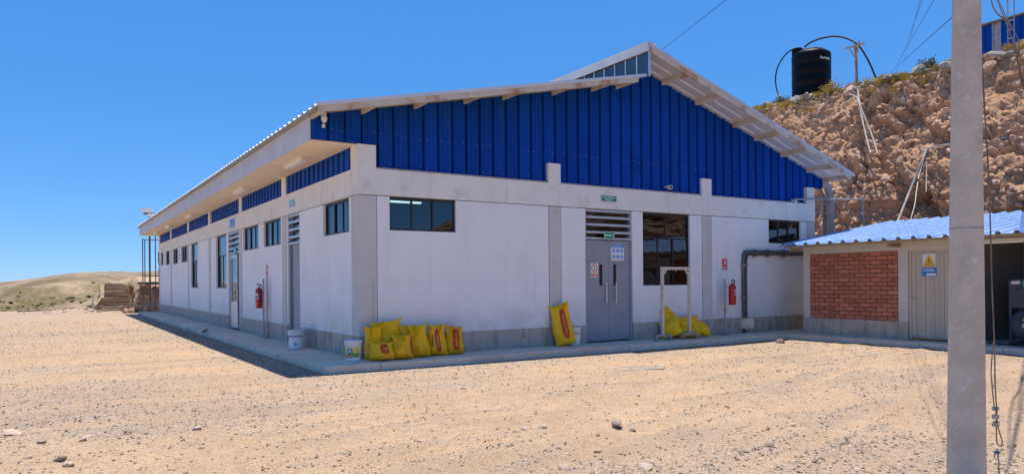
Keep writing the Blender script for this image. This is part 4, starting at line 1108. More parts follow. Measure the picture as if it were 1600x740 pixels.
sack("tall yellow sack with red lettered oval leaning beside the gable doors", (4.74, -0.36, 0.0), R(-26), R(-13), 0.46, 0.92, 0.24, 39, 'sack_dust', roll=R(-11),
     art=LOGO(0.18, 0.50, 0.34, 0.37, "anino", 0.225))
# pile behind the rack
G2 = "yellow sacks heaped under the big window"
sack("empty yellow sack with a gaping mouth on top of the heap behind the rack", (8.28, -0.24, 0.16), R(-8), R(-30), 0.44, 0.56, 0.34, 41, roll=R(-26), open_top=True, group=G2)
sack("crumpled yellow sack at the left foot of the heap behind the rack", (8.02, -0.42, 0.0), R(-20), R(-22), 0.52, 0.44, 0.36, 42, sag=0.2, roll=R(-16), group=G2)
sack("wide flat yellow sack filling the middle of the heap behind the rack", (8.70, -0.34, 0.0), R(-6), R(-20), 0.72, 0.54, 0.34, 43, skew=0.05, group=G2)
sack("yellow sack corner flopping out at the right of the heap", (9.10, -0.32, 0.0), R(-20), R(-35), 0.46, 0.34, 0.22, 44, roll=R(20), group=G2)

# ------------------------------------------------------------------ buckets
def bucket(label, loc, rz, s=1.0, lid=True, style=0, h=0.385):
    t = tag(empty("bucket", loc, rz), label, "bucket", "white plastic buckets")
    r0, r1 = 0.132 * s, 0.152 * s; h *= s
    prof = [(0.0, 0.0), (r0 - 0.006, 0.0), (r0, 0.008)]
    prof += [(r0 + (r1 - r0) * k, h * k) for k in (0.25, 0.5, 0.74)]
    for k in (0.76, 0.83, 0.90): prof += [(r1 + 0.002, h * k), (r1 + 0.010, h * (k + 0.008)), (r1 + 0.010, h * (k + 0.02)), (r1 + 0.002, h * (k + 0.03))]
    prof += [(r1 + 0.003, h), (r1 - 0.006, h), (r1 - 0.012, h * 0.9), (r0, 0.03), (0, 0.025)]
    MB().lathe(prof, 32).build("tub", M['bucket'], t, True)
    if lid: MB().lathe([(r1 + 0.014, h - 0.035), (r1 + 0.016, h + 0.006), (r1 + 0.006, h + 0.012), (r1 - 0.012, h + 0.010), (r1 - 0.018, h + 0.002), (0, h + 0.004)], 32).build("lid", M['bucket'], t, True)
    rad = lambda z: r0 + (r1 - r0) * z / h + 0.0015
    def patch(a0, a1, z0, z1, m, nm, e=0.0): MB().lathe([(rad(z0 * h) + e, z0 * h), (rad(z1 * h) + e, z1 * h)], 14, a0=R(a0), a1=R(a1)).build(nm, M[m], lab, True, fix=False)
    lab = MB().lathe([(rad(0.08 * h), 0.08 * h), (rad(0.70 * h), 0.70 * h)], 30, a0=R(-165), a1=R(-15)).build("label_wrap", M['swhite'], t, True, fix=False)
    def badge(ang, zc, rr, m, nm, e, r_in=0.0):
        mb = MB(); n = 16; vs = []
        for q in (r_in, rr):
            for k in range(n):
                a = ang + (q * math.cos(6.2832 * k / n)) / rad(zc * h); z = zc * h + q * math.sin(6.2832 * k / n); r_ = rad(z) + e
                vs.append((r_ * math.cos(a), r_ * math.sin(a), z))
        mb.add(vs, [(k, (k + 1) % n, n + (k + 1) % n, n + k) for k in range(n)]); mb.build(nm, M[m], lab, fix=False)
    if style == 0:
        patch(-160, -20, 0.40, 0.70, 'label_y', "label_band", 0.001); patch(-160, -85, 0.20, 0.40, 'label_o', "label_band", 0.001); patch(-85, -20, 0.24, 0.44, 'label_g', "label_band", 0.0015)
        badge(R(-100), 0.53, 0.055, 'label_t', "badge", 0.003, 0.026); badge(R(-100), 0.53, 0.026, 'swhite', "badge", 0.003); badge(R(-100), 0.53, 0.012, 'label_t', "badge", 0.0045)
        badge(R(-52), 0.56, 0.012, 'red', "badge", 0.003)
    else:
        patch(-150, -60, 0.64, 0.70, 'label_b', "label_band", 0.001); patch(-60, -20, 0.64, 0.70, 'red', "label_band", 0.001); patch(-150, -122, 0.50, 0.58, 'label_b', "label_band", 0.001)
        badge(R(-72), 0.30, 0.036, 'label_b', "badge", 0.002, 0.016); badge(R(-150), 0.14, 0.014, 'label_b', "badge", 0.002)
    a = spline([((r1 + 0.012), 0, h * 0.86), (0.9 * r1, -0.75 * r1, h * 0.60), (0.2 * r1, -1.12 * r1, h * 0.42), (-0.6 * r1, -1.0 * r1, h * 0.62), (-(r1 + 0.012), 0, h * 0.86)], 6) if style == 2 else \
        spline([((r1 + 0.012), 0, h * 0.86), (0.8 * r1, 0.95 * r1, h * 0.66), (0, 1.25 * r1, h * 0.55), (-0.8 * r1, 0.95 * r1, h * 0.66), (-(r1 + 0.012), 0, h * 0.86)], 6)
    MB().tube(a, 0.0045, 6).build("handle", M['label_b' if style == 2 else 'galv'], t)
    return t
bucket("white bucket with yellow, orange and green label at the building corner", (-0.28, -0.42, 0), R(-35), 1.0, True, 0)
bucket("white open bucket with blue printed label on the side walkway", (-0.42, 2.80, 0), R(-40), 1.12, False, 1)
bucket("white bucket with blue handle half hidden beside the open bucket", (-0.30, 3.25, 0), R(-75), 1.0, False, 2, 0.40)
bucket("white lidded bucket behind the leaning sack near the gable doors", (5.05, -0.22, 0), R(-55), 1.05, True, 1)

# ------------------------------------------------------------------ fire extinguishers on posts
def extinguisher(label, loc, rz, s=1.0):
    t = tag(empty("fire_extinguisher", loc, rz), label, "extinguisher")
    r, h = 0.088 * s, 0.50 * s
    MB().lathe([(0, 0.0), (r * 0.9, 0.0), (r, 0.02), (r, h * 0.80), (r * 0.93, h * 0.87), (r * 0.7, h * 0.945), (r * 0.35, h * 0.985), (r * 0.28, h * 1.03), (0, h * 1.03)], 24).build("cylinder", M['ext_red'], t, True)
    MB().lathe([(r * 0.34, h * 1.03), (r * 0.34, h * 1.09), (0, h * 1.09)], 12).build("valve", M['steel'], t, True)
    MB().bar((0, -0.01, h * 1.10), (0.12 * s, -0.02, h * 1.15), 0.022, 0.010).build("lever", M['black'], t)
    MB().bar((0, -0.01, h * 1.07), (0.11 * s, -0.02, h * 1.06), 0.020, 0.008).build("carry_handle", M['black'], t)
    MB().tube(spline([(-0.02, 0, h * 1.08), (-0.07 * s, -0.01, h * 1.10), (-0.02, -0.03, h * 1.20), (0.08 * s, -0.02, h * 1.16), (0.125 * s, -0.01, h * 0.98), (0.115 * s, 0, h * 0.7), (0.110 * s, 0, h * 0.42)], 6), 0.011, 8).build("hose", M['black'], t, True)
    MB().lathe([(0.012, 0), (0.018, -0.10)], 10, (0.110 * s, 0, h * 0.43)).build("nozzle", M['black'], t, True)
    lab = MB().lathe([(r + 0.0012, h * 0.44), (r + 0.0012, h * 0.72)], 12, a0=R(-120), a1=R(-50)).build("label_sheet", M['swhite'], t, True, fix=False)
    MB().lathe([(r + 0.0022, h * 0.48), (r + 0.0022, h * 0.62)], 12, a0=R(-112), a1=R(-60)).build("label_text", M['label_t'], lab, True, fix=False)
    for z in (0.22, 0.09): MB().lathe([(r + 0.0012, h * z), (r + 0.0012, h * (z + 0.045))], 8, a0=R(-100), a1=R(-68)).build("sticker", M['swhite'], t, True, fix=False)
    MB().tube([(0.0, r, h * 0.82), (0.0, r + 0.07, h * 0.82)], 0.010, 6).build("hook", M['galv'], t)
    return t
def ext_post(label, loc, h, rz=0):
    t = tag(empty("extinguisher_post", loc, rz), label, "post")
    MB().tube([(0, 0, 0.01), (0, 0, h)], 0.023, 10).build("post", M['galv'], t, True)
    MB().box(-0.10, 0.10, -0.07, 0.07, 0.0, 0.010).build("base_plate", M['galv'], t)
    for s in (-1, 1): MB().prism([(s * 0.022, 0.01), (s * 0.085, 0.01), (s * 0.022, 0.09)], 'Y', -0.004, 0.004).build("gusset", M['galv'], t)
    MB().box(-0.028, 0.028, -0.03, 0.03, h * 0.42, h * 0.46).build("clamp", M['galv'], t)
ext_post("galvanised post holding the extinguisher by the gable wall", (10.08, -0.24, 0), 1.48)
extinguisher("red fire extinguisher with label hung on the post by the gable wall", (10.225, -0.37, 0.80), R(20), 1.12)
ext_post("galvanised post holding the extinguisher by the long side wall", (-0.16, 6.75, 0), 1.60, R(90))
extinguisher("red fire extinguisher hung on the post by the long side wall", (-0.22, 6.98, 0.80), R(-70), 1.12)
t = tag(empty("extinguisher_post", (-0.10, 6.62, 0)), "second thin post close to the side wall behind the extinguisher", "post")
MB().tube([(0, 0, 0), (0, 0, 1.62)], 0.02, 8).build("post", M['galv'], t); MB().box(-0.05, 0.05, -0.06, 0.06, 0, 0.008).build("base_plate", M['galv'], t)

# ------------------------------------------------------------------ hanging rack
t = tag(empty("goalpost_rack", (7.96, -0.55, 0)), "bare steel goalpost-shaped rack standing in front of the big window", "rack")
for s in (-1, 1):
    MB().box(s * 0.46 - 0.032, s * 0.46 + 0.032, -0.032, 0.032, 0.155, 1.72).build("upright", M['steel'], t)
    MB().bar((s * 0.435, 0, 1.60), (s * 0.33, 0, 1.718), 0.04, 0.04, up=(0, 1, 0)).build("corner_brace", M['steel'], t)
    f = MB().box(s * 0.46 - 0.27, s * 0.46 + 0.27, -0.05, 0.05, 0.10, 0.154).build("foot", M['galv'], t)
    for e in (-1, 1): MB().box(s * 0.46 + e * 0.235 - 0.03, s * 0.46 + e * 0.235 + 0.03, -0.045, 0.045, 0.0, 0.0995).build("foot_pad", M['galv'], f)
MB().box(-0.492, 0.492, -0.033, 0.033, 1.7205, 1.79).build("top_bar", M['steel'], t)
MB().tube([(0.0, 0, 1.72), (0.0, 0, 1.68), (0.02, 0, 1.665)], 0.007, 6).build("hook", M['syellow'], t)

# ------------------------------------------------------------------ conduits, box, ducts on the right of the gable
t = tag(empty("wall_conduits", (11.05, 0, 0)), "pair of dark conduits rising from the box and bending along the gable wall", "pipe")
for i, (dx, dz, r) in enumerate(((0.0, 0.0, 0.042), (0.105, -0.085, 0.034))):
    MB().tube(spline([(dx, -0.06, 0.42), (dx - 0.005, -0.06, 1.2), (dx, -0.06, 1.95 + dz), (dx + 0.03, -0.06, 2.16 + dz), (dx + 0.13, -0.06, 2.24 + dz), (dx + 0.6, -0.06, 2.25 + dz), (3.2, -0.06, 2.27 + dz)], 5), r, 10).build("conduit", M['rust'], t, True)
for z in (0.95, 1.85): MB().box(-0.07, 0.16, -0.11, -0.001, z, z + 0.035).build("clip", M['galv'], t)
for x in (0.45, 1.0, 1.7): MB().box(x, x + 0.05, -0.11, -0.001, 2.10, 2.31).build("clip", M['rust'], t)
MB().tube([(0.0, -0.06, 0.12), (0.0, -0.06, -0.05)], 0.05, 10).build("conduit_end", M['rust'], t, True)
t = tag(empty("junction_box", (11.12, -0.025, 0.13)), "beige junction box on the plinth at the foot of the conduits", "box")
MB().box(-0.15, 0.19, -0.16, -0.002, 0.0, 0.275).build("case", M['cream'], t); MB().box(-0.14, 0.18, -0.172, -0.161, 0.012, 0.263).build("cover", M['cream'], t)
MB().tube([(-0.10, -0.172, 0.05), (-0.10, -0.18, 0.05)], 0.022, 10).build("knob", M['black'], t)
t = tag(empty("vent_ducts", (14.88, 0.25, 0)), "thick grey ducts bending down beside the right end of the gable", "duct")
for i, (dx, r, dz) in enumerate(((0.0, 0.115, 0.0), (0.17, 0.085, 0.02), (-0.02, 0.05, -0.13))):
    MB().tube(spline([(-0.35, 0.02 + 0.1 * i, 4.43 + dz), (0.25 + dx, 0.1 * i, 4.42 + dz), (0.48 + dx, 0.1 * i, 4.32 + dz), (0.60 + dx, 0.1 * i, 4.05 + dz), (0.62 + dx, 0.1 * i, 3.6), (0.60 + dx, 0.1 * i, 0.0)], 6), r, 14).build("duct", M['duct'], t, True)
for z in (3.9, 3.6): MB().tube([(-0.25, 0.0, z - 0.1), (0.62, 0.0, z - 0.1)], 0.02, 6).build("bracket", M['galv'], t)
t = tag(empty("thin_water_pipe", (13.4, 0, 3.72)), "thin blue-grey pipe running from the gable corner to a post", "pipe")
MB().tube([(-0.095, -0.050, 0.083), (0.496, -0.080, 0.112), (3.000, -0.271, 0.230)], 0.024, 8).build("pipe", M['duct'], t)
MB().tube([(3.000, -0.271, 0.270), (3.000, -0.304, -0.753)], 0.030, 8).build("support_post", M['duct'], t)
MB().box(-0.04, 0.04, -0.05, 0.12, -0.03, 0.09).build("valve", M['lamp'], t)

# ------------------------------------------------------------------ brick shed
SX = 12.2
shed = tag(empty("shed", (SX, -1.12, 0)), "low brick and cream shed with pale blue corrugated roof beside the warehouse", "shed")
def sb(x0, x1, y0, y1, z0, z1, name, m):       # box in world coordinates, child of the shed
    return MB().box(x0 - SX, x1 - SX, y0 + 1.12, y1 + 1.12, z0, z1).build(name, m, shed)
sb(SX, SX + 0.16, -1.32, -1.12, 0.43, 2.36, "column", M['shedwall'])
sb(SX, SX + 0.16, -3.95, -3.715, 0.43, 2.36, "column", M['shedwall'])
sb(SX + 0.001, SX + 0.159, -3.714, -1.321, 2.13, 2.36, "lintel_beam", M['shedwall'])
sb(SX - 0.012, SX + 0.165, -3.95, -1.11, -0.05, 0.43, "plinth", M['plinth'])
sb(SX + 0.0, SX + 0.16, -5.15, -3.951, 2.13, 2.36, "lintel_beam", M['shedwall'])
sb(SX + 0.0, SX + 0.16, -5.20, -5.02, 0.0, 2.129, "column", M['shedwall'])
sb(SX + 0.02, SX + 0.14, -9.6, -5.16, 2.20, 2.36, "lintel_beam", M['shedwall'])
MB().prism([(0.161, -0.05), (4.4, -0.05), (4.4, 3.00), (0.161, 2.36)], 'Y', -1.27 + 1.12, -1.125 + 1.12).build("side_wall", M['shedwall'], shed)
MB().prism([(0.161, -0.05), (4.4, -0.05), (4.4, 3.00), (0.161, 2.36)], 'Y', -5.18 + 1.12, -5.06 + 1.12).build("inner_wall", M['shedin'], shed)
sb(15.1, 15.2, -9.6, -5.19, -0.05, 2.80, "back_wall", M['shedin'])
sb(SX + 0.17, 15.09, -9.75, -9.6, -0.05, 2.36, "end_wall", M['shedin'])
sb(14.61, 15.09, -9.59, -5.2, -0.05, -0.006, "room_floor", M['slab'])
# brick infill: running bond, each brick a piece
sb(SX + 0.03, SX + 0.12, -3.714, -1.321, 0.431, 2.129, "mortar_bed", M['mortar'])
BH, BL, J = 0.092, 0.262, 0.021
rows = 16; step = (2.13 - 0.431) / rows
br = MB(); br.box(-0.05, 0.05, -0.5, 0.5, -0.5, 0.5)
def brick_mesh():
    bm = bmesh.new(); bmesh.ops.create_cube(bm, size=1.0)
    for v in bm.verts: v.co = Vector((v.co.x * 0.05, v.co.y, v.co.z))
    me = bpy.data.meshes.new("brick"); bm.to_mesh(me); bm.free(); me.materials.append(M['brick']); return me
bme = brick_mesh(); rb = random.Random(3)
for r in range(rows):
    y = -1.321 + 1.12 - (0 if r % 2 else -BL / 2); z = 0.431 + step * (r + 0.5)
    yend = -3.714 + 1.12; ystart = -1.321 + 1.12
    while y > yend:
        a = min(y, ystart) - J / 2; b = max(y - BL - J, yend) + J / 2
        if a - b > 0.03:
            link("brick", bme, shed, (0.008 + rb.uniform(0, 0.010), (a + b) / 2, z + rb.uniform(-.003, .003)), (0, 0, rb.uniform(-.012, .012)), (1, (a - b), step - J))
        y -= BL + J
# door
dr = tag(MB().box(0.02, 0.10, -4.02 + 1.12, -3.962 + 1.12, 0.02, 2.129).build("door_frame", M['plank'], shed))
MB().box(0.02, 0.10, -5.018 + 1.12, -4.021 + 1.12, 2.07, 2.129).build("door_frame", M['plank'], shed)
leaf = MB().box(0.05, 0.062, -5.015 + 1.12, -4.025 + 1.12, 0.05, 2.065).build("door_leaf", M['plank'], shed)
y = -4.028 + 1.12; k = 0
while y > -5.0 + 1.12:
    w = min(0.105, y - (-5.014 + 1.12)); d = 0.030 + 0.006 * (k % 2)
    MB().box(d, 0.0495, y - w + 0.006, y, 0.055, 2.06).build("plank", M['plank'], leaf); y -= 0.105; k += 1
MB().box(0.022, 0.029, -5.01 + 1.12, -4.03 + 1.12, 0.045, 0.10).build("rail", M['galv'], leaf)
MB().bar((0.02, -4.10 + 1.12, 1.0), (0.02, -3.93 + 1.12, 1.0), 0.03, 0.03).build("bolt", M['galv'], leaf)
# corrugated roof
angS = -math.atan(0.158); lenS = 5.3 / math.cos(angS)
def wave_sheet(length, width, per, amp):
    n = int(round(width / per)) * 16; mb = MB(); vs = []
    for k in range(n + 1):
        y = width * k / n; ph = (y / per) % 1.0; z = amp * min(1.0, max(0.0, (0.17 - abs(ph - 0.5)) / 0.06))
        vs += [(0, -y, z), (length, -y, z)]
    mb.add(vs, [(2 * q, 2 * q + 2, 2 * q + 3, 2 * q + 1) for q in range(n)])
    vs = [(a, b, c - 0.006) for a, b, c in vs]; mb.add(vs, [(2 * q + 1, 2 * q + 3, 2 * q + 2, 2 * q) for q in range(n)])
    return mb
sh = wave_sheet(lenS, 1.05, 0.35, 0.06).mesh("roof_sheet", M['shedroof'], True, False)
for k in range(9):
    link("roof_sheet", sh, shed, (11.66 - SX, -0.70 + 1.12 - 1.05 * k, 2.365 + 0.004 * (k % 2)), (0, angS, 0))
for x in (11.75, 12.28, 13.9, 15.5): sb(x, x + 0.06, -9.9, -0.85, 2.365 + 0.158 * (x - 11.66) - 0.065, 2.365 + 0.158 * (x - 11.66) - 0.008, "purlin", M['wood'])
for y in (-1.05, -3.75, -5.3): sb(11.72, 12.195, y - 0.03, y + 0.03, 2.215, 2.30, "rafter_end", M['wood'])
# sign on the shed door, tube light, compressor
t = tag(empty("hazard_sign", (SX + 0.024, -4.43, 1.72), R(-90)), "white sign with yellow danger triangle on the shed door", "sign")
MB().box(-0.145, 0.145, 0.0, 0.004, 0.0, 0.315).build("plate", M['swhite'], t)
MB().prism([(-0.13, 0.07), (0.13, 0.07), (0, 0.295)], 'Y', -0.0012, -0.0002).build("triangle", M['syellow'], t)
MB().box(-0.13, 0.13, -0.0013, -0.0003, 0.008, 0.06).build("text_band", M['syellow'], t)
mb = MB(); disc(mb, 0, 0.165, 0.022, -0.002, 10); disc(mb, 0, 0.12, 0.016, -0.002, 8); mb.box(-0.075, 0.075, -0.0025, -0.0014, 0.076, 0.09); mb.build("pictogram", M['ink_dark'], t)
mb = MB(); words(mb, -0.11, 0.11, 0.02, 0.048, -0.0024, sr); mb.build("lettering", M['ink_dark'], t)
t = tag(empty("notice_sign", (SX + 0.024, -4.43, 1.51), R(-90)), "small blue and white notice under the danger triangle on the shed door", "sign")
MB().box(-0.165, 0.165, 0.0, 0.004, 0.0, 0.195).build("plate", M['sblue'], t); MB().box(-0.06, 0.15, -0.0012, -0.0002, 0.012, 0.065).build("text_band", M['swhite'], t)
mb = MB(); words(mb, -0.13, 0.13, 0.115, 0.165, -0.0012, sr); mb.build("lettering", M['swhite'], t)
t = tag(empty("tube_light", (SX - 0.10, -5.85, 2.215)), "tube light under the shed roof right of the concrete pole", "light")
MB().box(-0.05, 0.05, -0.62, 0.62, 0.02, 0.07).build("housing", M['lamp'], t); MB().tube([(0, -0.58, 0), (0, 0.58, 0)], 0.019, 10).build("tube", M['tube'], t, True)
for e in (-1, 1): MB().box(-0.03, 0.03, e * 0.6 - 0.02, e * 0.6 + 0.02, -0.025, 0.0195).build("socket", M['wood'], t)
c0 = (12.750, -5.865, -0.003)
t = tag(empty("compressor", (12.75, c0[1], 0.0)), "slate grey compressor cabinet with drum standing in the open shed bay", "machine")
MB().box(0.0, 0.9, -1.25, 0.0, 0.80, 1.42).build("cabinet", M['machine'], t)
MB().box(0.0, 0.04, -0.05, 0.0, 0.02, 0.799).build("leg_panel", M['machine'], t); MB().box(0.5, 0.9, -1.25, 0.0, 0.02, 0.799).build("rear_case", M['machine'], t); MB().box(-0.02, 0.92, -1.27, 0.02, 0.0, 0.019).build("base", M['machine'], t)
dm = MB().lathe([(0, -0.20), (0.24, -0.20), (0.33, -0.15), (0.36, -0.05), (0.36, 0.3), (0, 0.3)], 28, T=Matrix.Rotation(R(90), 4, 'Y')).build("drum", M['machine'], t, True, loc=(0.06, -0.36, 0.42))
MB().lathe([(0.024, -0.212), (0.05, -0.212), (0.05, -0.199)], 16, T=Matrix.Rotation(R(90), 4, 'Y')).build("hub_ring", M['swhite'], dm)
MB().lathe([(0, -0.212), (0.035, -0.212), (0.035, -0.199)], 14, (0, -0.0, 0.12), T=Matrix.Rotation(R(90), 4, 'Y')).build("sticker", M['syellow'], dm)
MB().box(-0.006, -0.001, -0.22, -0.05, 1.32, 1.38).build("name_plate", M['swhite'], t); MB().box(-0.012, -0.001, -0.60, -0.28, 1.26, 1.39).build("display", M['steal'], t); MB().box(-0.010, -0.001, -0.60, -0.32, 1.10, 1.22).build("control_panel", M['steal'], t)
MB().lathe([(0, -0.02), (0.035, -0.02), (0.035, 0.0)], 12, T=Matrix.Rotation(R(90), 4, 'Y')).build("knob", M['black'], t, loc=(0.0, -0.17, 1.2))
MB().tube(spline([(12.2, -9.2, 0.03), (12.0, -7.5, 0.025), (12.1, -6.4, 0.03), (12.4, -5.6, 0.025)], 6), 0.018, 7).build("power_hose", M['hose'])
tag(bpy.data.objects["power_hose"], "black hose lying along the shed slab by the compressor", "hose")

# ------------------------------------------------------------------ concrete pole with its wires
PB = (0.800, -10.587, -0.029)
pole = tag(empty("utility_pole", (PB[0], PB[1], -0.2)), "tapered concrete utility pole in the right foreground", "pole")
pole.rotation_euler = Matrix.Rotation(R(0.49), 3, Vector((0.539, 0.842, 0))).to_euler()
MB().lathe([(0.1325 - 0.0050 * k, 0.5 * k - 0.1) for k in range(0, 17)] + [(0, 7.9)], 40).build("shaft", M['concrete_pole'], pole, True)
for z in (3.9, 4.35, 4.8, 5.2):
    MB().tube([(0, 0.0, z), (-0.02, 0.16, z)], 0.012, 6).build("insulator_arm", M['galv'], pole)
    MB().lathe([(0.0, -0.04), (0.03, -0.035), (0.035, 0.0), (0.03, 0.035), (0, 0.04)], 10, (-0.02, 0.17, z)).build("insulator", M['lamp'], pole, True)
MB().lathe([(0.0915, 0), (0.0915, 0.05)], 30, (0, 0, 4.3)).build("steel_band", M['galv'], pole)
MB().lathe([(0.1135, 0), (0.1135, 0.012)], 30, (0, 0, 2.02)).build("tie_wire", M['galv'], pole)
far = (39.762, 12.612, 14.218)
def wire(name, label, a, b, sag, r, m='wire', group=None, cat="wire"):
    a, b = Vector(a), Vector(b); pts = [a.lerp(b, k / 24) - Vector((0, 0, sag * 4 * (k / 24) * (1 - k / 24))) for k in range(25)]
    o = MB().tube([p - a for p in pts], r, 6).build(name, M[m], loc=a); return tag(o, label, cat, group)
for k, (q, lab) in enumerate((((0.914, -10.459, 3.484), "lowest thin wire from the concrete pole to the hilltop"), ((0.994, -10.510, 4.018), "second lowest thin wire from the concrete pole to the hilltop"),
                              ((1.002, -10.515, 4.517), "second highest thin wire from the concrete pole to the hilltop"), ((1.009, -10.519, 4.926), "highest thin wire from the concrete pole to the hilltop"))):
    wire("overhead_wire", lab, q, (far[0] + 0.3 * k, far[1] - 0.2 * k, far[2] - 0.1), 0.0, 0.0035, group="wires from the pole to the hilltop")
wire("overhead_wire", "single thin wire rising from the warehouse ridge to the right", (7.000, -1.129, 6.815), (0.988, -10.530, 5.063), 0.0, 0.0045)
# slack stay wire hanging by the pole with clamps and a loop
g0 = (2.428, -10.118, -0.120)
t = tag(empty("stay_wire", (g0[0], g0[1], -0.12)), "slack rusty stay wire with clamps hanging beside the pole to the ground", "wire")
def rel(p): return (p[0] - g0[0], p[1] - g0[1], p[2] + 0.12)
W1 = [rel((1.280, -10.539, 2.442)), rel((1.459, -10.475, 1.996)), rel((1.798, -10.336, 1.418)), rel((2.089, -10.225, 0.843)), rel((2.201, -10.179, 0.485)), rel((2.291, -10.153, 0.210))]
MB().tube(spline([rel((0.942, -10.619, 3.767))] + W1, 5), 0.006, 6).build("strand", M['cable'], t)
MB().tube(spline([rel((2.101, -10.210, 0.870)), rel((2.173, -10.160, 0.631)), rel((2.210, -10.148, 0.481)), rel((2.272, -10.141, 0.240))], 5), 0.005, 6).build("strand_tail", M['cable'], t)
MB().tube(spline([rel((2.287, -10.151, 0.298)), rel((2.330, -10.130, 0.084)), rel((2.356, -10.123, -0.068)), rel((2.386, -10.142, -0.104)), rel((2.396, -10.149, -0.057)), rel((2.345, -10.140, 0.066)), rel((2.282, -10.147, 0.240))], 6), 0.0055, 6).build("loop", M['cable'], t)
for yy_ in (637, 650, 662):
    p = rel((2.303, -10.137, 0.177)); p = (p[0], p[1], p[2] + (650 - yy_) * 6.64 / 1126)
    MB().box(p[0] - 0.03, p[0] + 0.025, p[1] - 0.02, p[1] + 0.02, p[2] - 0.018, p[2] + 0.018).build("clamp", M['galv'], t)
# cable bundle hanging off to the right
t = tag(empty("cable_bundle", (21.134, -2.770, 7.551)), "bundle of brown cables hanging from above to the slope at the right edge", "cable")
o0 = Vector((21.134, -2.770, 7.551))
for k, pts in enumerate(([(1.181, -10.535, 3.952), (3.861, -9.520, 4.498), (8.451, -7.710, 5.562), (14.202, -5.456, 6.791), (19.983, -3.220, 7.579), (21.185, -2.803, 7.449)],
                         [(1.198, -10.546, 3.952), (3.849, -9.512, 4.534), (8.408, -7.682, 5.690), (14.152, -5.424, 6.942), (18.769, -3.631, 7.581), (21.134, -2.770, 7.551)],
                         [(1.190, -10.540, 3.952), (3.873, -9.527, 4.505), (8.488, -7.733, 5.583), (11.976, -6.405, 6.402), (16.547, -4.583, 7.165), (19.982, -3.220, 7.462), (21.254, -2.847, 7.489)],
                         [(1.552, -10.416, 3.977), (2.693, -9.959, 4.149), (4.923, -9.013, 4.807), (6.651, -8.338, 5.264), (8.426, -7.693, 5.733), (9.623, -7.273, 5.939)])):
    MB().tube(spline([Vector(p) - o0 for p in pts], 8), 0.0015, 6, r1=0.018).build("cable", M['cable'], t)

# ------------------------------------------------------------------ on top of the bank
tc = Vector((24.300, 6.963, 9.851))
t = tag(empty("water_tank", (tc.x, tc.y, tc.z - 0.15)), "round black plastic water tank on top of the bank", "tank")
rt, ht = 0.84, 2.0
pr = [(0, 0), (rt, 0), (rt, 0.05)]
for z in (0.45, 0.95, 1.45): pr += [(rt, z - 0.05), (rt - 0.016, z - 0.025), (rt - 0.016, z + 0.025), (rt, z + 0.05)]
pr += [(rt, ht - 0.06), (rt - 0.03, ht), (rt - 0.12, ht + 0.05), (0.55, ht + 0.17), (0.30, ht + 0.22), (0, ht + 0.23)]
MB().lathe(pr, 48).build("tank_body", M['tank'], t, True)
nk = MB().lathe([(0.24, 0), (0.24, 0.20), (0.255, 0.21), (0.255, 0.26), (0, 0.28)], 20, (-0.42, 0.42, ht + 0.03)).build("lid", M['tank'], t, True)
MB().bar((-0.46, 0.47, ht + 0.31), (-0.38, 0.41, ht + 0.36), 0.05, 0.05).build("valve", M['black'], t)
lg = text_mesh("Rotoplas", 0.16, 0.004)
for v in lg.vertices:
    a = R(-118) + 0.32 + v.co.x / rt; zz = v.co.y + 1.62
    v.co = Vector(((rt + 0.006) * math.cos(a), (rt + 0.006) * math.sin(a), zz))
lg.materials.append(M['swhite']); link("lettering", lg, t)
def hose(name, label, pts, r, m, cat="hose", group=None):
    o0 = Vector(pts[-1]); return tag(MB().tube(spline([Vector(p) - o0 for p in pts], 8), r, 8).build(name, M[m], None, True, loc=o0), label, cat, group)
hose("water_hose", "black hose arching left from the tank lid down to the bank", [(24.000, 7.261, 12.046), (23.900, 7.593, 12.062), (23.800, 7.932, 11.902), (23.700, 8.245, 11.491), (23.600, 8.351, 10.965), (23.500, 8.245, 10.388), (23.400, 7.965, 9.896), (23.200, 7.376, 9.565)], 0.034, 'hose')
hose("water_hose", "black hose arching high over the wooden T-post to the right of the tank", [(24.000, 7.095, 12.029), (24.000, 6.798, 12.149), (24.000, 6.220, 12.184), (24.000, 5.537, 12.071), (24.000, 4.968, 11.795), (24.000, 4.504, 11.389), (24.000, 4.166, 10.835), (24.000, 3.918, 10.286), (24.000, 3.728, 9.758), (24.000, 3.675, 9.532)], 0.040, 'hose')
b0 = Vector((23.200, 4.060, 8.980))
t = tag(empty("wooden_post", b0), "weathered wooden T-post with crossbar on the bank edge", "post")
MB().tube([(0, 0, -0.3), tuple(Vector((23.200, 4.125, 11.120)) - b0)], 0.06, 8, r1=0.05).build("post", M['wood'], t, True)
MB().bar(tuple(Vector((23.150, 4.551, 11.123)) - b0), tuple(Vector((23.150, 3.704, 11.098)) - b0), 0.05, 0.06).build("crossbar", M['wood'], t)
MB().bar(tuple(Vector((23.100, 4.347, 11.058)) - b0), tuple(Vector((23.150, 4.099, 10.573)) - b0), 0.04, 0.04).build("brace", M['wood'], t)
MB().bar(tuple(Vector((23.100, 3.894, 11.249)) - b0), tuple(Vector((23.100, 4.068, 10.557)) - b0), 0.045, 0.045).build("brace", M['wood'], t)
MB().bar(tuple(Vector((23.250, 4.240, 11.347)) - b0), tuple(Vector((23.250, 4.187, 10.879)) - b0), 0.04, 0.04).build("crossbar_upright", M['wood'], t)
MB().tube(spline([tuple(Vector((23.100, 3.954, 10.843)) - b0), tuple(Vector((23.100, 4.097, 10.485)) - b0), tuple(Vector((23.100, 4.019, 9.804)) - b0)], 5), 0.022, 6).build("strap", M['pipe'], t)
def down(name, label, seq, r, m, cat="pipe"):
    """pipe lying on the slope: seq of (y, t, lift)"""
    pts = []
    for y, tt, up in seq:
        p = hill_at(y, tt); pts.append(p + Vector((-0.8 * up, 0, 0.6 * up)))
    return hose(name, label, pts, r, m, cat)
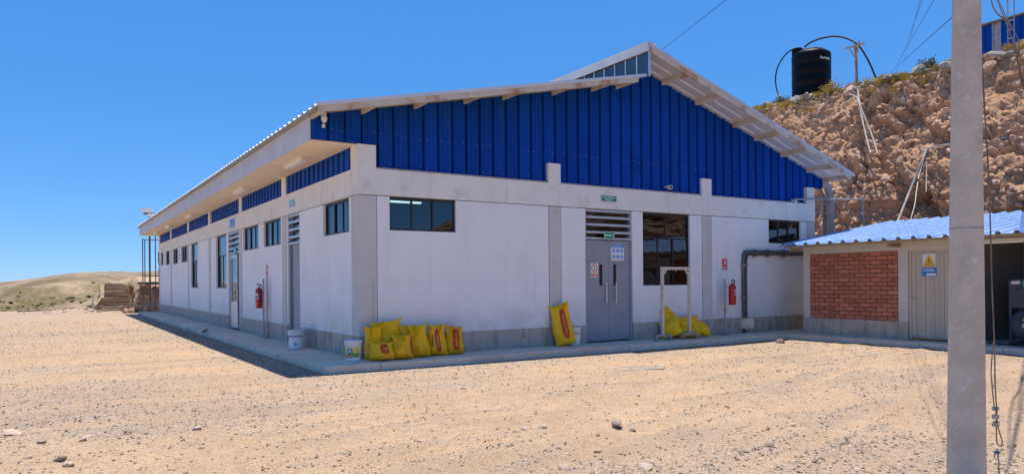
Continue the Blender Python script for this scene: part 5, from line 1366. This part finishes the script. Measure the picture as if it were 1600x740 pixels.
hose("slope_pipe", "pale pipe dropping down the bank from the T-post, left of the two", [(22.000, 3.673, 8.865), (21.700, 3.189, 8.591), (21.400, 2.900, 8.290), (20.900, 2.446, 7.402), (20.500, 2.059, 6.666), (20.100, 1.676, 6.025)], 0.030, 'pipe', "pipe")
hose("slope_pipe", "pale pipe dropping down the bank from the T-post, right of the two", [(22.000, 3.318, 8.963), (21.400, 2.874, 8.284), (21.100, 2.565, 7.789), (20.800, 2.136, 7.092), (20.400, 1.705, 6.454), (20.000, 1.353, 5.943)], 0.030, 'pipe', "pipe")
hose("slope_pipe", "long pale pipe leaning down the bank towards the shed roof", [(20.300, -0.969, 5.910), (20.200, -0.439, 5.901), (20.100, -0.299, 5.784), (19.800, -0.304, 5.366), (19.400, -0.191, 4.575), (18.700, -0.267, 3.781), (18.000, -0.377, 3.054)], 0.036, 'pipe', "pipe")
hose("slope_hose", "black hose running down the bank beside the long pale pipe", [(20.500, -0.156, 5.842), (20.200, -0.137, 5.379), (19.800, -0.215, 4.902), (19.200, -0.444, 4.320), (18.700, -0.644, 3.809), (18.100, -0.799, 3.192)], 0.034, 'hose', "hose")
hose("slope_pipe", "short thin pale pipe upright among the rocks right of the long pipe", [(20.000, -0.369, 5.417), (19.600, -0.562, 4.864), (19.100, -0.807, 4.274)], 0.016, 'pipe', "pipe")
# blue shed and mast on the plateau
c1 = Vector((27.500, 1.354, 10.753))
t = tag(empty("blue_hut", (27.5, c1.y, c1.z - 0.6)), "blue metal building with one grey panel on the hilltop at the right edge", "building")
def hut_top(y): return 2.05 + 0.012 * y
y = 0.165; k = 0
while y > -9:
    m = M['galv'] if k == 2 else M['blue']
    MB().box(0.0, 0.04, y - 0.33, y, 0.0, 1.72).build("cladding_pan", m, t); MB().box(-0.035, -0.001, y - 0.05, y, 0.0, 1.72).build("rib", m, t); y -= 0.332; k += 1
MB().box(0.041, 6.0, -9.2, 0.16, 0, 1.71).build("hut_body", M['blue'], t); MB().box(-0.12, 6.3, -9.4, 0.20, 1.725, 1.765).build("hut_roof", M['duct'], t)
MB().box(-0.11, -0.04, -9.3, 0.19, 1.68, 1.7245).build("eave_board", M['cable'], t)
a0 = Vector((26.600, -0.200, 10.134))
t = tag(empty("lattice_mast", (a0.x, a0.y, a0.z - 0.3)), "slim lattice ladder mast in front of the blue hilltop building", "mast")
for s in (-0.11, 0.11): MB().tube([(0, s, 0), (0, s, 4.6)], 0.022, 6).build("rail", M['galv'], t)
for k in range(13): MB().tube([(0, -0.11, 0.25 + 0.35 * k), (0, 0.11, 0.25 + 0.35 * k)], 0.014, 6).build("rung", M['galv'], t)
t = tag(empty("ground_sheet", (25.200, -0.909, 9.811)), "tilted corrugated sheet lying on the grass below the blue hilltop building", "sheet")
o0 = Vector((25.200, -0.525, 9.867)) - Vector((25.200, -0.909, 9.811)); o1 = Vector((25.200, -1.286, 10.130)) - Vector((25.200, -0.909, 9.811))
MB().bar(o0, o1, 0.6, 0.035).build("sheet_face", M['roof'], t)
MB().bar(o0 + Vector((-0.32, 0, -0.02)), o1 + Vector((-0.32, 0, -0.02)), 0.05, 0.07).build("edge_tube", M['galv'], t)

# ------------------------------------------------------------------ far left end of the yard
Y0 = 33.8
bank = MB(); nb = 40; vs = []
bxs = np.linspace(-1.1, 9, nb); bys = np.linspace(33.2, 41, 30)
BX, BY = np.meshgrid(bxs, bys, indexing='ij')
BZ = -0.4 + 2.05 * sstep(33.3, 34.1, BY) * sstep(-1.1, -0.5, BX) + 0.35 * sstep(34.2, 38, BY) + 0.25 * (fbm(BX * 1.2, BY * 1.2, 3, 210) - 0.45) - 1.6 * sstep(38.5, 41, BY)
tag(link("earth_bank", np_mesh("earth_bank", np.stack([BX.ravel(), BY.ravel(), BZ.ravel()], 1), grid_faces(nb, 30), M['ground'], True, attr=np.zeros(BX.size))), "low tan earth bank held by piled stones behind the building end", kind="structure")
wall = tag(empty("stone_wall", (-0.4, 33.6, -0.1)), "rough piled brown stone wall at the far end of the building", "wall")
wm = [rock_mesh("stone", 500 + i, M['rock'], 2, 0.75) for i in range(5)]
for r in range(6):
    for k in range(13):
        s = rg.uniform(0.15, 0.26)
        link("stone", rg.choice(wm), wall, (-0.5 + 0.34 * k + 0.17 * (r % 2) + rg.uniform(-.05, .05) + 0.05 * r, rg.uniform(-.12, .12) + 0.06 * r, 0.10 + 0.27 * r + rg.uniform(-.04, .04)),
             (rg.uniform(-.4, .4), rg.uniform(-.4, .4), rg.uniform(0, 6)), (s * 1.2, s, s))
# leaning slatted timber frame (old pallets)
pt = tag(empty("timber_rack", (-1.75, 36.3, -0.05)), "heap of old slatted timber frames leaning together at the yard edge", "timber")
for k in range(11):
    z = 0.10 + 0.135 * k; yb = 0.11 * k
    MB().box(-1.08 + 0.045 * k, 1.05 - 0.03 * k, yb - 0.07, yb + 0.05, z, z + rg.choice((0.06, 0.08, 0.11))).build("slat", M['wood'], pt, rot=(0, rg.uniform(-.025, .025), 0))
for k in range(7):
    MB().box(-0.92 + 0.04 * k, 0.95 - 0.03 * k, 0.5 + 0.1 * k, 0.62 + 0.1 * k, 0.02 + 0.19 * k, 0.18 + 0.19 * k).build("rear_board", M['wood'], pt, rot=(0, rg.uniform(-.02, .02), 0))
for x in (-0.75, 0.0, 0.72): MB().bar((x * 1.2, -0.02, 0.02), (x * 0.85, 1.20, 1.50), 0.09, 0.08).build("bearer", M['wood'], pt)
MB().bar((-0.64, 0.42, 0.75), (-0.58, 1.02, 1.60), 0.20, 0.05).build("board", M['wood'], pt)
MB().bar((-0.55, 1.0, 1.52), (0.62, 1.0, 1.50), 0.06, 0.20).build("board", M['wood'], pt)
for k in range(10):
    x = rg.uniform(-1.2, 1.3); y_ = rg.uniform(-0.5, 0.3); L_ = rg.uniform(0.5, 1.1); a = rg.uniform(-0.5, 0.5); zz = rg.uniform(0.05, 0.5)
    MB().bar((x - L_ * math.cos(a) / 2, y_, zz - L_ * math.sin(a) / 2 * 0.6 + 0.1), (x + L_ * math.cos(a) / 2, y_ + rg.uniform(-.2, .2), zz + L_ * math.sin(a) / 2 * 0.6 + 0.1), rg.uniform(0.08, 0.16), 0.04).build("loose_board", M['wood'], pt)
for k in range(22):
    s = rg.uniform(0.09, 0.2); link("stone", rg.choice(wm), wall, (rg.uniform(-1.3, 0.4), rg.uniform(-0.4, 1.2), rg.uniform(0.0, 0.25)), (rg.uniform(0, 6), rg.uniform(0, 6), 0), (s * 1.2, s, s))
for lab, a, b, w in (("pale plank lying along the foot of the timber heap", (-2.75, 35.55, 0.0), (-0.75, 35.65, 0.03), 0.16), ("weathered plank sloping off the left side of the timber heap", (-2.95, 35.9, 0.03), (-2.35, 36.9, 0.85), 0.14),
                     ("dark plank lying flat on the yard edge left of the timber heap", (-6.6, 36.0, 0.04), (-4.7, 36.3, 0.06), 0.18)):
    a, b = Vector(a), Vector(b); o = MB().bar((0, 0, 0), b - a, w, 0.05).build("plank", M['wood'], loc=a); tag(o, lab, "plank", "loose planks at the yard edge")
hose("bent_pipe", "grey bent pipe hanging over the left of the timber heap", [(-2.3, 36.4, 0.95), (-2.6, 36.2, 0.92), (-2.85, 36.0, 0.70), (-2.93, 35.9, 0.40), (-2.9, 35.8, 0.12), (-3.0, 35.7, 0.0)], 0.035, 'galv', "pipe")
dp = tag(empty("dead_shrub", (-0.85, 35.4, 0.0)), "dry brown many-armed dead plant between timber heap and stone wall", "plant")
MB().tube(spline([(0, 0, 0), (0.03, 0, 0.6), (-0.05, 0, 1.2)], 4), 0.12, 7, r1=0.09).build("trunk", M['dry'], dp)
for k in range(16):
    a = rg.uniform(0, 6.28); L_ = rg.uniform(0.35, 0.75); z = rg.uniform(0.9, 1.3)
    MB().tube(spline([(0, 0, z - 0.1), (0.5 * L_ * math.cos(a), 0.5 * L_ * math.sin(a), z + rg.uniform(0.05, .35)), (L_ * math.cos(a), L_ * math.sin(a), z + rg.uniform(-.2, .6))], 4), 0.055, 6, r1=0.02).build("arm", M['dry'], dp)
# steel frame with tank and floodlight behind the building end
tf = tag(empty("steel_frame", (-0.3, 33.0, 0)), "black steel pipe frame behind the far end of the building", "frame")
for x, y, z0, z1 in ((-0.22, 0.2, 1.55, 4.15), (0.40, -0.2, 0.0, 4.30), (-0.05, 0.8, 1.6, 4.15)):
    MB().tube([(x, y, z0), (x, y, z1)], 0.028, 8).build("post", M['rust'], tf, True)
for z in (4.08, 2.0): MB().tube([(-0.22, 0.2, z), (0.9, 0.2, z)], 0.035, 6).build("rail", M['rust'], tf)
MB().box(-0.45, 1.2, 0.0, 0.9, 1.50, 1.64).build("platform", M['rust'], tf)
MB().lathe([(0, 0), (0.4, 0.05), (0.46, 0.3), (0.46, 0.9), (0.35, 1.1), (0, 1.15)], 20).build("black_drum", M['tank'], None, True, loc=(0.75, 33.3, 2.45))
tag(bpy.data.objects["black_drum"], "black drum on the steel frame half hidden by the building end", "drum")
tag(MB().box(-0.4, 0.5, -0.4, 0.4, 0, 0.8).build("drum_stand", M['rust'], None, loc=(0.75, 33.3, 1.645)), "dark stand carrying the drum on the steel frame", "stand")
fl = tag(empty("floodlight_mast", (-0.32, 31.6, 0)), "floodlights on a mast rising above the far roof end", "light")
MB().tube([(0, 0, 0), (0, 0, 5.35)], 0.05, 8).build("mast", M['rust'], fl, True)
MB().box(-0.45, 0.15, -0.12, 0.12, 5.50, 5.75).build("lamp_head", M['lamp'], fl); MB().box(-0.10, 0.42, -0.12, 0.12, 5.27, 5.46).build("lamp_head", M['lamp'], fl)
MB().box(-0.3, 0.3, -0.03, 0.03, 5.40, 5.50).build("bracket", M['rust'], fl)
# low scrub below the yard edge
V, F = [], []; b = 0
for i in range(240):
    x = RNG.uniform(-22, 4); y = RNG.uniform(52, 105); z = float(ground_z(np.array([x]), np.array([y]))[0]); s = RNG.uniform(0.35, 0.9)
    v, f = leaf_cloud((x, y, z + s * 0.35), s, s * 0.45, 9, 12, s * 0.16, RNG); V.append(v); F.append(f + b); b += len(v)
tag(link("scrub", np_mesh("scrub", np.concatenate(V), np.concatenate(F), M['grass'])), "olive yellow scrub below the left edge of the yard", "scrub", kind="stuff")

# ------------------------------------------------------------------ stones on the yard
stm = [rock_mesh("stone", 600 + i, M['stone'], 2, 0.6) for i in range(7)]
def stone(x, y, s, sq=1.0, rz=None, up=0.25):
    z = float(ground_z(np.array([x]), np.array([y]))[0])
    link("stone", rg.choice(stm), ground, (x, y, z + s * up), (rg.uniform(-.3, .3), rg.uniform(-.3, .3), rg.uniform(0, 6) if rz is None else rz), (s * rg.uniform(0.9, 1.5), s, s * sq))
for x, y, s, q in ((10.32, -1.75, 0.14, 1.3), (10.75, -1.95, 0.07, 0.6), (0.0, -7.5, 0.075, 1.1), (0.12, -7.62, 0.05, 0.8), (-5.36, -3.9, 0.09, 0.5), (-4.3, -4.5, 0.075, 0.6), (-4.75, -4.85, 0.05, 0.8), (-4.7, -4.65, 0.045, 0.8),
                   (-3.7, -4.95, 0.06, 1.0), (-5.1, -4.75, 0.06, 0.6), (-4.95, -5.55, 0.06, 0.8), (-4.9, -5.65, 0.06, 0.8), (-5.2, -5.3, 0.05, 0.8), (-0.75, -6.9, 0.06, .7), (-0.55, -6.95, 0.06, .5), (-0.9, -8.9, 0.08, .5), (-0.7, -8.75, 0.06, .6),
                   (0.2, -9.0, 0.05, .8), (-1.3, -8.3, 0.06, .7), (1.7, -8.4, 0.045, .7)):
    stone(x, y, s, q)
for i in range(34):
    stone(rg.uniform(-10, -2.6), rg.uniform(34.6, 37.2), rg.uniform(0.06, 0.17), rg.uniform(0.6, 1.1))
for i in range(50):
    d = rg.uniform(5.5, 17); lat = rg.uniform(-0.72, 0.72) * d
    x = -5.02 + 0.842 * lat + 0.539 * d; y = -13.33 - 0.539 * lat + 0.842 * d
    if x > -1.3 and y > -1.25: continue
    stone(x, y, 0.018 + 0.030 * rg.random() ** 2, rg.uniform(0.5, 1.0))
# loose pebbles: two mixes, far too many to count
N_ = 150000
lat = RNG.uniform(-0.78, 0.78, N_); d = 5.0 + 27 * RNG.random(N_) ** 1.6
x = -5.02 + 0.842 * lat * d + 0.539 * d; y = -13.33 - 0.539 * lat * d + 0.842 * d
keep = ~((x > -1.05) & (y > -1.05)) & (y < 36) & ~((x > 11.4) & (y > -10)) & (RNG.random(N_) < 0.20 + 0.8 * gravel_density(x, y))
x, y, d = x[keep], y[keep], d[keep]
sz = (0.004 + 0.018 * RNG.random(len(x)) ** 4.5) * (0.8 + d * 0.022)
z = ground_z(x, y)
pw = RNG.random(len(x))
for nm, m_, sel in (("pebbles", 'pebble', pw < 0.72), ("pale_pebbles", 'stone', pw >= 0.72)):
    v_, f_ = scatter(pro, np.stack([x[sel], y[sel], z[sel] + sz[sel] * 0.15], 1), sz[sel], RNG, 0.65)
    tag(link(nm, np_mesh(nm, v_, f_, M[m_], False), ground), kind="stuff")
t0 = tag(MB().prism([(-0.62, -0.26), (0.45, -0.32), (0.66, -0.05), (0.60, 0.16), (0.1, 0.22), (-0.58, 0.28)], 'Z', -0.03, 0.0).build("board_scrap", M['scrap'], None, loc=(4.0, -3.35, float(ground_z(np.array([4.0]), np.array([-3.35]))[0]) + 0.003), rot=(0, 0, R(-12))), "flat grey weathered board scrap half buried in the yard before the doors", "board")
hose("debris_bar", "dark bent bar lying on the far edge of the side walkway", [(-1.15, 10.0, 0.03), (-1.0, 10.4, 0.06), (-0.85, 11.2, 0.03)], 0.035, 'rust', "bar")
